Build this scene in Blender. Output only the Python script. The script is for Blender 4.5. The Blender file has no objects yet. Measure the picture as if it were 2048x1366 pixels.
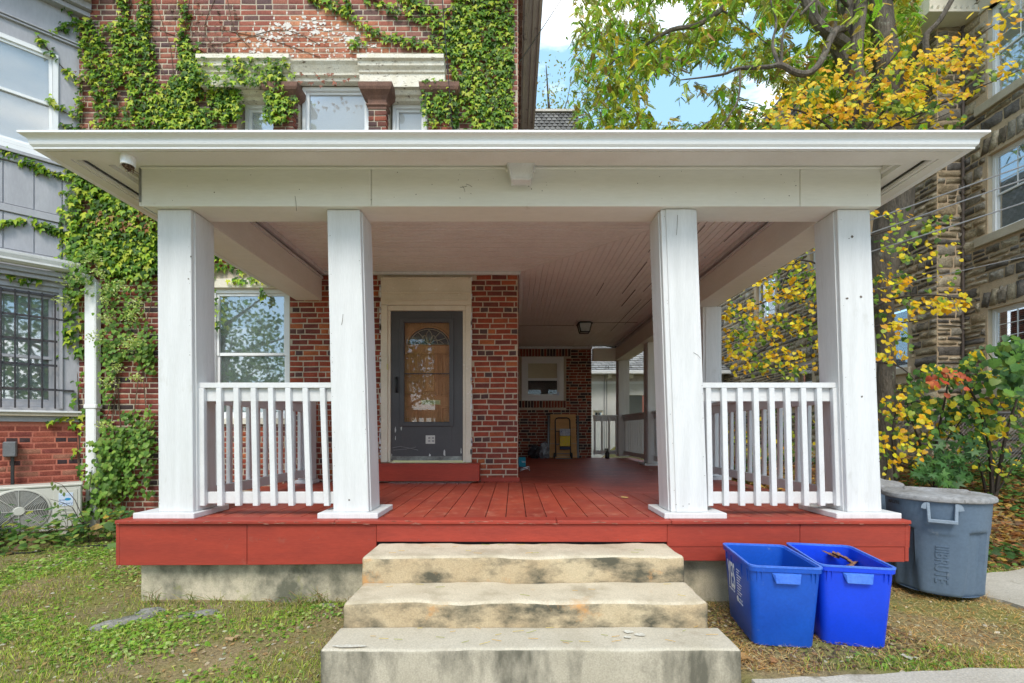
import bpy, bmesh, math, random
import numpy as np
from mathutils import Vector, Matrix
R = random.Random(7); NP = np.random.RandomState(11)
PI = math.pi; rad = math.radians
scene = bpy.context.scene; COL = scene.collection

# ------------------------------------------------------------------ camera, sky, sun, exposure
CAMZ = 1.32
cam_d = bpy.data.cameras.new('camera'); cam = bpy.data.objects.new('camera', cam_d); COL.objects.link(cam)
cam.location = (0, 0, CAMZ); cam.rotation_euler = (rad(90), 0, 0)
cam_d.sensor_width = 36; cam_d.lens = 900/2048*36
cam_d.shift_x = -4/2048; cam_d.shift_y = (861-683)/2048
cam_d.clip_start = .05; cam_d.clip_end = 600
scene.camera = cam
SUN_EL, SUN_AZ = 49, 184          # degrees; azimuth clockwise from +Y: behind the camera, slightly to its right
world = bpy.data.worlds.new('World'); scene.world = world; world.use_nodes = True
wt = world.node_tree; wn = wt.nodes; wl = wt.links
bg = wn['Background']; bg.inputs['Strength'].default_value = .15
sky = wn.new('ShaderNodeTexSky'); sky.sky_type = 'NISHITA'; sky.sun_disc = False
sky.sun_elevation = rad(SUN_EL); sky.sun_rotation = rad(SUN_AZ); sky.air_density = 1.0; sky.dust_density = 1.2; sky.ozone_density = 1.5
tc = wn.new('ShaderNodeTexCoord'); mp = wn.new('ShaderNodeMapping'); mp.inputs['Scale'].default_value = (1, 1, 3.2); mp.inputs['Location'].default_value = (3.1, .9, .4)
nz = wn.new('ShaderNodeTexNoise'); nz.inputs['Scale'].default_value = 2.3; nz.inputs['Detail'].default_value = 7; nz.inputs['Roughness'].default_value = .55
cr = wn.new('ShaderNodeValToRGB'); cr.color_ramp.elements[0].position = .49; cr.color_ramp.elements[1].position = .66
mx = wn.new('ShaderNodeMixRGB'); mx.inputs[2].default_value = (10.2, 9.9, 9.5, 1)
base = wn.new('ShaderNodeMixRGB'); base.inputs[0].default_value = .60; base.inputs[2].default_value = (2.2, 3.9, 5.2, 1)
wl.new(tc.outputs['Generated'], mp.inputs[0]); wl.new(mp.outputs[0], nz.inputs['Vector']); wl.new(nz.outputs['Fac'], cr.inputs[0])
wl.new(sky.outputs[0], base.inputs[1]); wl.new(base.outputs[0], mx.inputs[1]); wl.new(cr.outputs[0], mx.inputs[0]); wl.new(mx.outputs[0], bg.inputs['Color'])
sun_d = bpy.data.lights.new('sun', 'SUN'); sun = bpy.data.objects.new('sun', sun_d); COL.objects.link(sun)
sun_d.energy = 1.5; sun_d.angle = rad(22); sun_d.color = (1, .93, .82)
_e, _a = rad(SUN_EL), rad(SUN_AZ)
sun.rotation_euler = Vector((math.cos(_e)*math.sin(_a), math.cos(_e)*math.cos(_a), math.sin(_e))).to_track_quat('Z', 'Y').to_euler()
vs = scene.view_settings; vs.view_transform = 'Standard'; vs.look = 'None'; vs.gamma = 1; vs.exposure = .93; vs.use_curve_mapping = False
scene.cycles.max_bounces = 8; scene.cycles.diffuse_bounces = 5; scene.cycles.transparent_max_bounces = 12

def PX(px, Y): return (px-1028)/900*Y           # where a sight line meets a plane at depth Y
def PZ(py, Y): return CAMZ+(861-py)/900*Y

# ------------------------------------------------------------------ materials
def _n(nt, t, **kw):
    n = nt.nodes.new(t)
    for k, v in kw.items(): setattr(n, k, v)
    return n
def mat(name, col, rough=.6, col2=None, vs_=3., vfac=1., var=.12, fine=60, stretch=None, bump=0., bscale=60, tint=False, spec=.3, metal=0.,
        stain=None, stain_scale=2., stain_lo=.5, stain_hi=.62, stretch_stain=None, translucent=0., bdist=.01, stain2=None, s2scale=5., s2lo=.6, s2hi=.66):
    m = bpy.data.materials.new(name); m.use_nodes = True; nt = m.node_tree; L = nt.links
    b = nt.nodes['Principled BSDF']; b.inputs['Roughness'].default_value = rough
    b.inputs['Specular IOR Level'].default_value = spec; b.inputs['Metallic'].default_value = metal
    g = _n(nt, 'ShaderNodeNewGeometry'); pos = g.outputs['Position']
    def mapped(s):
        if not s: return pos
        q = _n(nt, 'ShaderNodeMapping'); q.inputs['Scale'].default_value = s; L.new(pos, q.inputs[0]); return q.outputs[0]
    def noise(scale, detail=5, s=None, rough_=.6):
        q = _n(nt, 'ShaderNodeTexNoise'); q.inputs['Scale'].default_value = scale; q.inputs['Detail'].default_value = detail; q.inputs['Roughness'].default_value = rough_
        L.new(mapped(s), q.inputs['Vector']); return q.outputs['Fac']
    def ramp(fac, lo, hi):
        q = _n(nt, 'ShaderNodeMapRange'); q.inputs['From Min'].default_value = lo; q.inputs['From Max'].default_value = hi; L.new(fac, q.inputs['Value']); return q.outputs[0]
    def mix(a, bcol, fac, mode='MIX'):
        q = _n(nt, 'ShaderNodeMixRGB', blend_type=mode)
        if isinstance(fac, float): q.inputs[0].default_value = fac
        else: L.new(fac, q.inputs[0])
        if isinstance(a, tuple): q.inputs[1].default_value = (*a, 1)
        else: L.new(a, q.inputs[1])
        if isinstance(bcol, tuple): q.inputs[2].default_value = (*bcol, 1)
        else: L.new(bcol, q.inputs[2])
        return q.outputs[0]
    c = mix(tuple(col), tuple(col2 if col2 else [x*.75 for x in col]), ramp(noise(vs_, 6, stretch), .35, .65 if vfac >= 1 else .9))
    if var:
        f = ramp(noise(fine, 4, stretch), .3, .7)
        v = _n(nt, 'ShaderNodeMapRange'); v.inputs['To Min'].default_value = 1-var; v.inputs['To Max'].default_value = 1+var; L.new(f, v.inputs['Value'])
        q = _n(nt, 'ShaderNodeMixRGB', blend_type='MULTIPLY'); q.inputs[0].default_value = 1; L.new(c, q.inputs[1]); L.new(v.outputs[0], q.inputs[2]); c = q.outputs[0]
    if stain: c = mix(c, tuple(stain), ramp(noise(stain_scale, 8, stretch_stain, .65), stain_lo, stain_hi))
    if stain2: c = mix(c, tuple(stain2), ramp(noise(s2scale, 8, None, .7), s2lo, s2hi))
    if tint:
        oi = _n(nt, 'ShaderNodeObjectInfo'); at = _n(nt, 'ShaderNodeAttribute', attribute_name='tint')
        c = mix(c, oi.outputs['Color'], 1., 'MULTIPLY'); c = mix(c, at.outputs['Color'], 1., 'MULTIPLY')
    L.new(c, b.inputs['Base Color'])
    if bump:
        bp = _n(nt, 'ShaderNodeBump'); bp.inputs['Strength'].default_value = bump; bp.inputs['Distance'].default_value = bdist
        L.new(noise(bscale, 5, stretch), bp.inputs['Height']); L.new(bp.outputs[0], b.inputs['Normal'])
    if translucent:
        tr = _n(nt, 'ShaderNodeBsdfTranslucent'); L.new(c, tr.inputs[0]); ms = _n(nt, 'ShaderNodeMixShader'); ms.inputs[0].default_value = translucent
        L.new(b.outputs[0], ms.inputs[1]); L.new(tr.outputs[0], ms.inputs[2]); L.new(ms.outputs[0], nt.nodes['Material Output'].inputs[0])
    return m
def glass(name, tintc=(.985, .992, .992), refl=.12, rough=.02):
    m = bpy.data.materials.new(name); m.use_nodes = True; nt = m.node_tree; L = nt.links
    nt.nodes.remove(nt.nodes['Principled BSDF'])
    t = _n(nt, 'ShaderNodeBsdfTransparent'); t.inputs[0].default_value = (*tintc, 1)
    g = _n(nt, 'ShaderNodeBsdfGlossy'); g.inputs['Roughness'].default_value = rough; g.inputs[0].default_value = (.95, .97, 1, 1)
    lw = _n(nt, 'ShaderNodeLayerWeight'); lw.inputs[0].default_value = .35
    mr = _n(nt, 'ShaderNodeMapRange'); mr.inputs['To Min'].default_value = refl; mr.inputs['To Max'].default_value = .9; mr.inputs['To Max'].default_value = refl+.38; L.new(lw.outputs['Fresnel'], mr.inputs['Value'])
    ms = _n(nt, 'ShaderNodeMixShader'); L.new(mr.outputs[0], ms.inputs[0]); L.new(t.outputs[0], ms.inputs[1]); L.new(g.outputs[0], ms.inputs[2])
    L.new(ms.outputs[0], nt.nodes['Material Output'].inputs[0]); return m

M = {}
M['white'] = mat('white_paint', (.70, .70, .705), .5, (.63, .63, .63), 2.2, var=.045, fine=26, stretch=(6, 6, .5), bump=.25, bscale=30, stain=(.50, .49, .46), stain_scale=5, stain_lo=.62, stain_hi=.80, stretch_stain=(1.4, 1.4, .5))
M['white_rail'] = mat('rail_paint', (.70, .70, .705), .5, (.64, .64, .64), 4, var=.04, bump=.08, bscale=40)
M['beam'] = mat('beam_paint', (.82, .81, .76), .55, (.77, .76, .70), 1.6, var=.03, fine=20, stretch=(.5, 1, 3), bump=.08, bscale=20, stain=(.6, .57, .48), stain_scale=3.5, stain_lo=.69, stain_hi=.78)
M['gutter'] = mat('gutter_enamel', (.80, .80, .80), .3, (.77, .77, .77), 2, var=.02, spec=.5)
M['soffit'] = mat('soffit_paint', (.74, .72, .68), .6, (.68, .66, .61), 2, var=.03)
M['ceil'] = mat('ceiling_paint', (.87, .85, .82), .6, (.81, .78, .75), 2.2, var=.05, fine=30, stain=(.30, .26, .24), stain_scale=26, stain_lo=.70, stain_hi=.74)
M['red'] = mat('red_paint', (.37, .052, .032), .5, (.29, .044, .030), 3, var=.10, fine=30, stretch=(.5, 1, 3), stain=(.30, .085, .06), stain_scale=9, stain_lo=.62, stain_hi=.78, bump=.1, bscale=60, spec=.25)
M['reddeck'] = mat('red_deck_paint', (.43, .080, .044), .45, (.31, .052, .034), 2.5, var=.10, fine=25, bump=.12, bscale=50, stain=(.56, .24, .16), stain_scale=8, stain_lo=.54, stain_hi=.82, spec=.35, tint=True)
M['mortar'] = mat('mortar', (.52, .44, .34), .9, (.42, .35, .27), 6, var=.12, bump=.3, bscale=80)
M['mortar_red'] = mat('red_mortar', (.50, .17, .11), .9, (.42, .14, .10), 6, var=.15, bump=.3)
M['brick'] = mat('brick', (.98, .98, .98), .85, (.70, .70, .72), 9, var=.22, fine=70, bump=.5, bscale=90, tint=True, bdist=.006)
M['brickold'] = mat('weathered_brick', (.98, .98, .98), .9, (.66, .62, .62), 10, var=.25, fine=60, bump=.6, bscale=80, tint=True, stain=(.62, .50, .42), stain_scale=15, stain_lo=.63, stain_hi=.72)
M['stone'] = mat('rough_stone', (1, 1, 1), .9, (.62, .60, .58), 7, var=.3, fine=40, bump=.9, bscale=26, tint=True, bdist=.025)
M['stonemortar'] = mat('stone_mortar', (.56, .42, .28), .95, (.48, .36, .24), 4, var=.15, bump=.4)
M['limestone'] = mat('cut_limestone', (.50, .44, .34), .85, (.42, .36, .27), 3, var=.1, bump=.2)
M['concrete'] = mat('old_concrete', (.40, .37, .31), .9, (.33, .29, .23), 1.7, var=.2, fine=90, bump=.5, bscale=120, bdist=.006)
M['greypaint'] = mat('grey_paint', (.40, .40, .43), .6, (.35, .35, .38), 2.5, var=.06, fine=18, stretch=(3, 3, .7), bump=.1)
M['upvc'] = mat('white_vinyl', (.80, .81, .82), .4, (.76, .77, .78), 2, var=.02)
M['oldwhite'] = mat('peeling_cream_paint', (.78, .74, .64), .8, (.68, .62, .50), 8, var=.12, stain=(.16, .11, .07), stain_scale=12, stain_lo=.58, stain_hi=.66, stretch_stain=(1, 1, 4), bump=.5, bscale=50)
M['cream'] = mat('cream_trim_paint', (.74, .68, .56), .6, (.66, .60, .48), 3, var=.05, bump=.15, stain=(.80, .76, .68), stain_scale=14, stain_lo=.62, stain_hi=.68)
M['brownstone'] = mat('brownstone', (.22, .12, .085), .85, (.15, .085, .065), 8, var=.2, bump=.5, stain=(.4, .33, .25), stain_scale=18, stain_lo=.66, stain_hi=.72)
M['stormdoor'] = mat('charcoal_door_paint', (.075, .075, .08), .45, (.065, .065, .07), 3, var=.05, spec=.4)
M['oak'] = mat('oak_door', (.52, .26, .11), .45, (.40, .18, .07), 5, var=.25, fine=30, stretch=(8, 8, .8), bump=.15)
M['brass'] = mat('brass', (.62, .52, .26), .35, (.5, .4, .2), 4, metal=.8, spec=.5)
M['black'] = mat('black_plastic', (.02, .02, .022), .4, (.03, .03, .03), 4, var=.1, spec=.4)
M['iron'] = mat('dark_iron', (.045, .045, .055), .5, (.06, .05, .05), 4, var=.2)
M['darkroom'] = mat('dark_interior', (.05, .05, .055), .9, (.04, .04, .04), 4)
M['blind'] = mat('blind_slats', (.88, .89, .91), .6, (.86, .87, .89), 4, var=.02, translucent=.3)
M['blindgrey'] = mat('grey_blind_slats', (.44, .49, .48), .6, (.40, .45, .44), 4, var=.02)
M['shade'] = mat('roller_shade', (.62, .55, .38), .8, (.56, .49, .34), 4, var=.03)
M['glass'] = glass('window_glass', refl=.01)
M['glassm'] = glass('upper_window_glass', refl=.07)
M['glassr'] = glass('reflective_glass', refl=.18)
M['glassdoor'] = glass('door_glass', refl=.03)
M['bluebin'] = mat('blue_plastic', (.008, .090, .50), .38, (.006, .070, .42), 3, var=.08, spec=.4, stain=(.13, .22, .46), stain_scale=24, stain_lo=.64, stain_hi=.80, stain2=(.16, .17, .20), s2scale=4., s2lo=.66, s2hi=.82)
M['bluebin2'] = mat('bright_blue_plastic', (.006, .060, .72), .34, (.005, .05, .62), 3, var=.06, stain=(.07, .14, .60), stain_scale=30, stain_lo=.68, stain_hi=.80, spec=.4)
M['bluerim'] = mat('blue_worn_rim', (.08, .20, .66), .4, (.04, .14, .60), 6, var=.15)
M['greybin'] = mat('grey_blue_plastic', (.115, .160, .22), .45, (.095, .135, .19), 2.5, var=.08, fine=50, bump=.08, bscale=200, stain=(.20, .23, .26), stain_scale=8, stain_lo=.66, stain_hi=.8)
M['greylid'] = mat('dirty_grey_lid', (.32, .32, .33), .6, (.22, .21, .20), 5, var=.25, fine=30, bump=.3, stain=(.10, .09, .08), stain_scale=22, stain_lo=.62, stain_hi=.70)
M['greyhandle'] = mat('pale_grey_handle', (.26, .31, .37), .5, (.22, .27, .33), 4)
M['print'] = mat('white_print', (.85, .87, .9), .6, (.8, .82, .86), 5, var=.03)
M['ac'] = mat('beige_metal', (.62, .61, .55), .45, (.57, .56, .50), 3, var=.04)
M['acgrille'] = mat('grille_wire', (.55, .54, .49), .5, (.5, .49, .45), 4)
M['sticker'] = mat('pale_blue_sticker', (.62, .72, .88), .5, (.66, .74, .88), 4, var=.03)
M['ink'] = mat('dark_blue_ink', (.04, .10, .28), .6)
M['cyan'] = mat('cyan_ink', (.03, .32, .62), .5)
M['cardboard'] = mat('cardboard', (.62, .35, .15), .8, (.54, .29, .12), 3, var=.08, stretch=(1, 1, 6))
M['tape'] = mat('packing_tape', (.52, .36, .22), .4, (.48, .32, .2), 3)
M['teal'] = mat('teal_cardboard', (.02, .30, .42), .6, (.02, .25, .36), 4)
M['bag'] = mat('crumpled_plastic_bag', (.30, .32, .36), .3, (.10, .11, .13), 9, var=.3, spec=.6)
M['blackbag'] = mat('black_bag', (.02, .02, .025), .3, (.03, .03, .035), 9, spec=.6)
M['yellowprint'] = mat('yellow_package', (.75, .58, .03), .5, (.75, .5, .05), 12, var=.1, stain=(.10, .06, .40), stain_scale=34, stain_lo=.60, stain_hi=.62, stain2=(.6, .09, .04), s2scale=26, s2lo=.62, s2hi=.64)
M['bark'] = mat('bark', (.18, .15, .12), .95, (.10, .085, .07), 5, var=.3, fine=25, stretch=(3, 3, .6), bump=1., bscale=16, bdist=.03, stain=(.24, .25, .20), stain_scale=7, stain_lo=.62, stain_hi=.7)
M['twig'] = mat('dark_twig', (.045, .035, .03), .9, (.07, .055, .045), 5, var=.2)
M['vine'] = mat('dry_vine', (.17, .11, .075), .9, (.11, .075, .05), 8, var=.2)
M['leaf'] = mat('leaf', (1, 1, 1), .45, (.84, .9, .80), 14, var=.16, tint=True, translucent=.42, spec=.3)
M['grass'] = mat('grass_blade', (1, 1, 1), .6, (.8, .8, .8), 6, var=.1, tint=True, translucent=.2)
M['soil'] = mat('soil', (.30, .225, .12), .95, (.19, .15, .075), 2.2, var=.35, fine=45, bump=.8, bscale=40, stain=(.20, .20, .055), stain_scale=1.6, stain_lo=.42, stain_hi=.62, bdist=.03)
M['walk'] = mat('worn_concrete_path', (.46, .42, .36), .9, (.38, .34, .28), 1.5, var=.22, fine=80, bump=.5, bscale=100, bdist=.006, stain=(.20, .17, .12), stain_scale=4, stain_lo=.6, stain_hi=.7)
M['rock'] = mat('weathered_rock', (.26, .25, .23), .9, (.15, .15, .13), 9, var=.3, bump=.8, bscale=30, bdist=.02, stain=(.10, .13, .03), stain_scale=5, stain_lo=.55, stain_hi=.62)
M['slate'] = mat('slate_shingle', (1, 1, 1), .85, (.7, .7, .7), 6, var=.25, tint=True, bump=.4)
M['stucco'] = mat('white_stucco', (.72, .72, .70), .9, (.62, .62, .60), 1.2, var=.06, bump=.6, bscale=30)
M['stuccoshade'] = mat('stucco_painted_shade', (.32, .31, .28), .9, (.29, .28, .25), 1.2, var=.06)  # darker copy of the stucco: the carport's shade is put into the colour
M['wire'] = mat('grey_cable', (.30, .30, .31), .6, (.25, .25, .26), 3)
M['galv'] = mat('galvanised_wire', (.22, .22, .23), .45, (.17, .17, .18), 5, metal=.5)
M['roof'] = mat('asphalt_roof', (.13, .125, .12), .9, (.10, .095, .09), 3, var=.3)
M['eave'] = mat('grey_eave_paint', (.62, .57, .52), .7, (.52, .47, .43), 4, var=.08, stain=(.2, .18, .17), stain_scale=9, stain_lo=.62, stain_hi=.7)

# concrete with stains: patches under the nosings of the steps and on the foundation
def stained(name, a, b_, dark, sc, lo, hi, moss=None, sx=(1, 1, 1)):
    m = mat(name, a, .92, b_, 2.2, var=.16, fine=110, bump=.5, bscale=110, bdist=.006, stain=dark, stain_scale=sc, stain_lo=lo, stain_hi=hi, stretch_stain=sx,
            stain2=moss, s2scale=3.2, s2lo=.58, s2hi=.68)
    return m
M['step_top'] = stained('tan_concrete', (.62, .54, .41), (.53, .45, .33), (.33, .27, .18), 3.6, .48, .76, (.52, .38, .24))
M['riser'] = stained('tan_stained_concrete', (.54, .44, .29), (.44, .33, .20), (.10, .092, .065), 3.4, .45, .63, (.56, .30, .12), (1, 1, 1.8))
M['step_grey'] = stained('grey_concrete', (.52, .47, .38), (.45, .40, .31), (.33, .28, .21), 3.0, .58, .72)
M['riser_grey'] = stained('grey_stained_concrete', (.46, .41, .32), (.37, .33, .25), (.13, .12, .09), 2.6, .48, .62, None, (1, 1, .35))
M['found'] = stained('foundation_render', (.60, .52, .39), (.49, .43, .31), (.15, .145, .105), 2.4, .45, .62, (.26, .26, .09), (1, 1, .8))

# ------------------------------------------------------------------ mesh helpers
_inv = {}
def par(o, parent):         # children of things registered in _inv are given in world coordinates
    if parent is None: return
    o.parent = parent
    if parent.name in _inv: o.matrix_parent_inverse = _inv[parent.name]
class MB:
    def __init__(s): s.v = []; s.f = []; s.mi = []; s.c = []
    def add(s, vs, fs, mi=0, c=(1, 1, 1)):
        o = len(s.v); s.v += [tuple(p) for p in vs]; s.f += [tuple(i+o for i in f) for f in fs]; s.mi += [mi]*len(fs); s.c += [c]*len(fs); return s
    def box(s, x0, x1, y0, y1, z0, z1, mi=0, T=None, c=(1, 1, 1)):
        vs = [(x, y, z) for z in (z0, z1) for y in (y0, y1) for x in (x0, x1)]
        if T is not None: vs = [T @ Vector(p) for p in vs]
        return s.add(vs, [(0, 2, 3, 1), (4, 5, 7, 6), (0, 1, 5, 4), (2, 6, 7, 3), (0, 4, 6, 2), (1, 3, 7, 5)], mi, c)
    def hexa(s, lo, hi, mi=0):      # two quads (bottom, top) each four points counterclockwise from above
        return s.add(list(lo)+list(hi), [(3, 2, 1, 0), (4, 5, 6, 7), (0, 1, 5, 4), (1, 2, 6, 5), (2, 3, 7, 6), (3, 0, 4, 7)], mi)
    def tube(s, pts, r, n=6, mi=0, cap=True, c=(1, 1, 1)):
        pts = [Vector(p) for p in pts]; k = len(pts)
        if not hasattr(r, '__len__'): r = [r]*k
        vs = []; up = None
        for i, p in enumerate(pts):
            t = (pts[min(i+1, k-1)]-pts[max(i-1, 0)])
            if t.length < 1e-9: t = Vector((0, 0, 1))
            t.normalize()
            if up is None: up = Vector((0, 0, 1)) if abs(t.z) < .9 else Vector((1, 0, 0))
            a = (up-t*up.dot(t)).normalized(); b = t.cross(a); up = a
            vs += [p+(a*math.cos(2*PI*j/n)+b*math.sin(2*PI*j/n))*r[i] for j in range(n)]
        fs = [(i*n+j, i*n+(j+1) % n, (i+1)*n+(j+1) % n, (i+1)*n+j) for i in range(k-1) for j in range(n)]
        if cap: fs += [tuple(range(n))[::-1], tuple((k-1)*n+j for j in range(n))]
        return s.add(vs, fs, mi, c)
    def lathe(s, prof, n=32, c=(0, 0, 0), mi=0, f=None):
        vs = []
        for r, z in prof:
            for j in range(n):
                a = 2*PI*j/n; rr = r*(f(a, z) if f else 1); vs.append((c[0]+rr*math.cos(a), c[1]+rr*math.sin(a), c[2]+z))
        k = len(prof)
        return s.add(vs, [(i*n+j, i*n+(j+1) % n, (i+1)*n+(j+1) % n, (i+1)*n+j) for i in range(k-1) for j in range(n)], mi)
    def build(s, name, m, parent=None, bevel=0, smooth=False, loc=None):
        me = bpy.data.meshes.new(name); me.from_pydata(s.v, [], s.f)
        ms = m if isinstance(m, (list, tuple)) else [m]
        for q in ms: me.materials.append(q)
        if len(ms) > 1: me.polygons.foreach_set('material_index', s.mi)
        at = me.attributes.new('tint', 'FLOAT_COLOR', 'CORNER')
        cc = np.repeat(np.array([(*c[:3], 1) for c in s.c], dtype=np.float32), [len(f) for f in s.f], axis=0)
        at.data.foreach_set('color', cc.ravel())
        me.validate(); me.update()
        if bevel:
            bm = bmesh.new(); bm.from_mesh(me); bmesh.ops.remove_doubles(bm, verts=bm.verts, dist=1e-6)
            es = [e for e in bm.edges if len(e.link_faces) == 2 and e.calc_face_angle(0) > .5]
            bmesh.ops.bevel(bm, geom=es, offset=bevel, segments=1, affect='EDGES', profile=.5, clamp_overlap=True)
            bmesh.ops.recalc_face_normals(bm, faces=bm.faces)
            bm.to_mesh(me); bm.free()
        if smooth:
            me.polygons.foreach_set('use_smooth', [True]*len(me.polygons))
            try: me.set_sharp_from_angle(angle=rad(40))
            except Exception: pass
        o = bpy.data.objects.new(name, me); COL.objects.link(o)
        if loc is not None: o.location = loc
        par(o, parent)
        return o
def tag(o, label=None, cat=None, group=None, kind=None):
    if label: o['label'] = label
    if cat: o['category'] = cat
    if group: o['group'] = group
    if kind: o['kind'] = kind
    return o
def thing(name, label, cat, loc=(0, 0, 0), rz=0, group=None):
    o = bpy.data.objects.new(name, None); COL.objects.link(o); o.location = loc; o.rotation_euler = (0, 0, rz); o.empty_display_size = .1
    return tag(o, label, cat, group)
def wthing(name, label, cat, loc=(0, 0, 0), group=None):      # its parts are given in world coordinates
    o = thing(name, label, cat, loc, 0, group); _inv[o.name] = Matrix.Translation(loc).inverted(); return o
def box(name, x0, x1, y0, y1, z0, z1, m, parent=None, bevel=0):
    return MB().box(x0, x1, y0, y1, z0, z1).build(name, m, parent, bevel)
def fastmesh(name, V, Fq, m, parent=None, tint=None, smooth=False):
    """V (n,3), Fq (k,m) equal-size faces; tint (k,3) per face"""
    V = np.ascontiguousarray(V, dtype=np.float32); Fq = np.ascontiguousarray(Fq, dtype=np.int32); k, s = Fq.shape
    me = bpy.data.meshes.new(name); me.vertices.add(len(V)); me.vertices.foreach_set('co', V.ravel())
    me.loops.add(k*s); me.loops.foreach_set('vertex_index', Fq.ravel())
    me.polygons.add(k); me.polygons.foreach_set('loop_start', np.arange(0, k*s, s, dtype=np.int32))
    me.materials.append(m)
    at = me.attributes.new('tint', 'FLOAT_COLOR', 'CORNER')
    t = np.ones((k, 4), dtype=np.float32)
    if tint is not None: t[:, :3] = tint
    at.data.foreach_set('color', np.repeat(t, s, axis=0).ravel())
    me.update(calc_edges=True); me.validate()
    if smooth: me.polygons.foreach_set('use_smooth', [True]*k)
    if not name.startswith('_'):
        o = bpy.data.objects.new(name, me); COL.objects.link(o)
        par(o, parent)
        return o
    return me
def textmesh(name, txt, size, m, parent, T, ext=.001, align='CENTER', bold=0):
    cu = bpy.data.curves.new(name, 'FONT'); cu.body = txt; cu.size = size; cu.extrude = ext; cu.align_x = align; cu.align_y = 'CENTER'; cu.offset = bold
    t = bpy.data.objects.new(name, cu); COL.objects.link(t)
    dg = bpy.context.evaluated_depsgraph_get(); me = bpy.data.meshes.new_from_object(t.evaluated_get(dg))
    bpy.data.objects.remove(t); bpy.data.curves.remove(cu)
    me.materials.clear(); me.materials.append(m); me.transform(T)
    o = bpy.data.objects.new(name, me); COL.objects.link(o); par(o, parent)
    return o
def cull_score(p):      # apparent size weight of a point seen from the photo's camera, 0 outside the frame
    x, y, z = p
    if y < .5: return 0
    px = 1028+900*x/y; py = 861-900*(z-CAMZ)/y
    if px < -10 or px > 2058 or py < -10 or py > 1376: return 0
    return 1/y
def hidden_front(px, py):   # roughly what the porch roof, beam and posts hide in the photo
    return (60 < px < 1940 and 264 < py < 330) or (285 < px < 1760 and 264 < py < 445)

# ------------------------------------------------------------------ bricks
def brick_template(seed):
    r = random.Random(seed); j = lambda a: r.uniform(-a, a)
    o = [(-.5, -.5), (.5, -.5), (.5, .5), (-.5, .5)]
    vs = [(x*.955+j(.012), 0+j(.05), z*.86+j(.04)) for x, z in o]+[(x*1.0+j(.010), .35, z*1.0+j(.045)) for x, z in o]+[(x*1.0, 2.0, z*1.0) for x, z in o]
    fs = [(0, 1, 2, 3)]+[(4+i, 4+(i+1) % 4, (i+1) % 4, i) for i in range(4)]+[(8+i, 8+(i+1) % 4, 4+(i+1) % 4, 4+i) for i in range(4)]
    return np.array(vs), np.array(fs)
BT = [brick_template(i) for i in range(10)]
BRICK_D = .009
_bmesh = {}
def bricks(parent, T, ulen, z0, z1, openings, palette, matn='brick', u0=0., bw=.205, bh=.0715, joint=.0142, prefer=None, nparts=300, header_row=4, phase=0., soldier=None):
    """wall frame T: local x along wall, y into wall, z up.  palette(u,z,header,rnd)->rgb"""
    items = []; nrow = int(math.ceil((z1-z0)/bh))
    for r_ in range(nrow):
        zc = z0+(r_+.5)*bh
        if zc+bh*.4 > z1: break
        hdr = (r_ % header_row == 0); u = u0+phase - (bw*.5 if r_ % 2 else bw*.18)+R.uniform(-.02, .02); kk = 0
        while u < u0+ulen:
            L = bw*.52 if (hdr and kk % 3 != 1) else bw
            L *= R.uniform(.96, 1.04); kk += 1; a, b = max(u, u0), min(u+L, u0+ulen); u += L
            segs = [(a, b)]
            for (ox0, ox1, oz0, oz1) in openings:
                if zc+bh*.3 < oz0 or zc-bh*.3 > oz1: continue
                ns = []
                for (p, q) in segs:
                    if q <= ox0 or p >= ox1: ns.append((p, q)); continue
                    if p < ox0: ns.append((p, ox0))
                    if q > ox1: ns.append((ox1, q))
                segs = ns
            for p, q in segs:
                if q-p < .035: continue
                items.append(((p+q)/2, zc+R.uniform(-.0015, .0015), q-p-joint, bh-joint-R.uniform(0, .003), palette((p+q)/2, zc, L < bw*.7, R), 0))
    for s_ in (soldier or []):   # (u0,u1,zmid,height) bricks standing on end
        n = max(1, round((s_[1]-s_[0])/.075)); w = (s_[1]-s_[0])/n
        for i in range(n): items.append((s_[0]+(i+.5)*w, s_[2], w-joint, s_[3]-joint, palette(s_[0]+i*w, s_[2], R.random() < .2, R), 0))
    place_pieces(parent, T, items, BT, 'brick', M[matn], prefer, nparts, BRICK_D)
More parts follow.
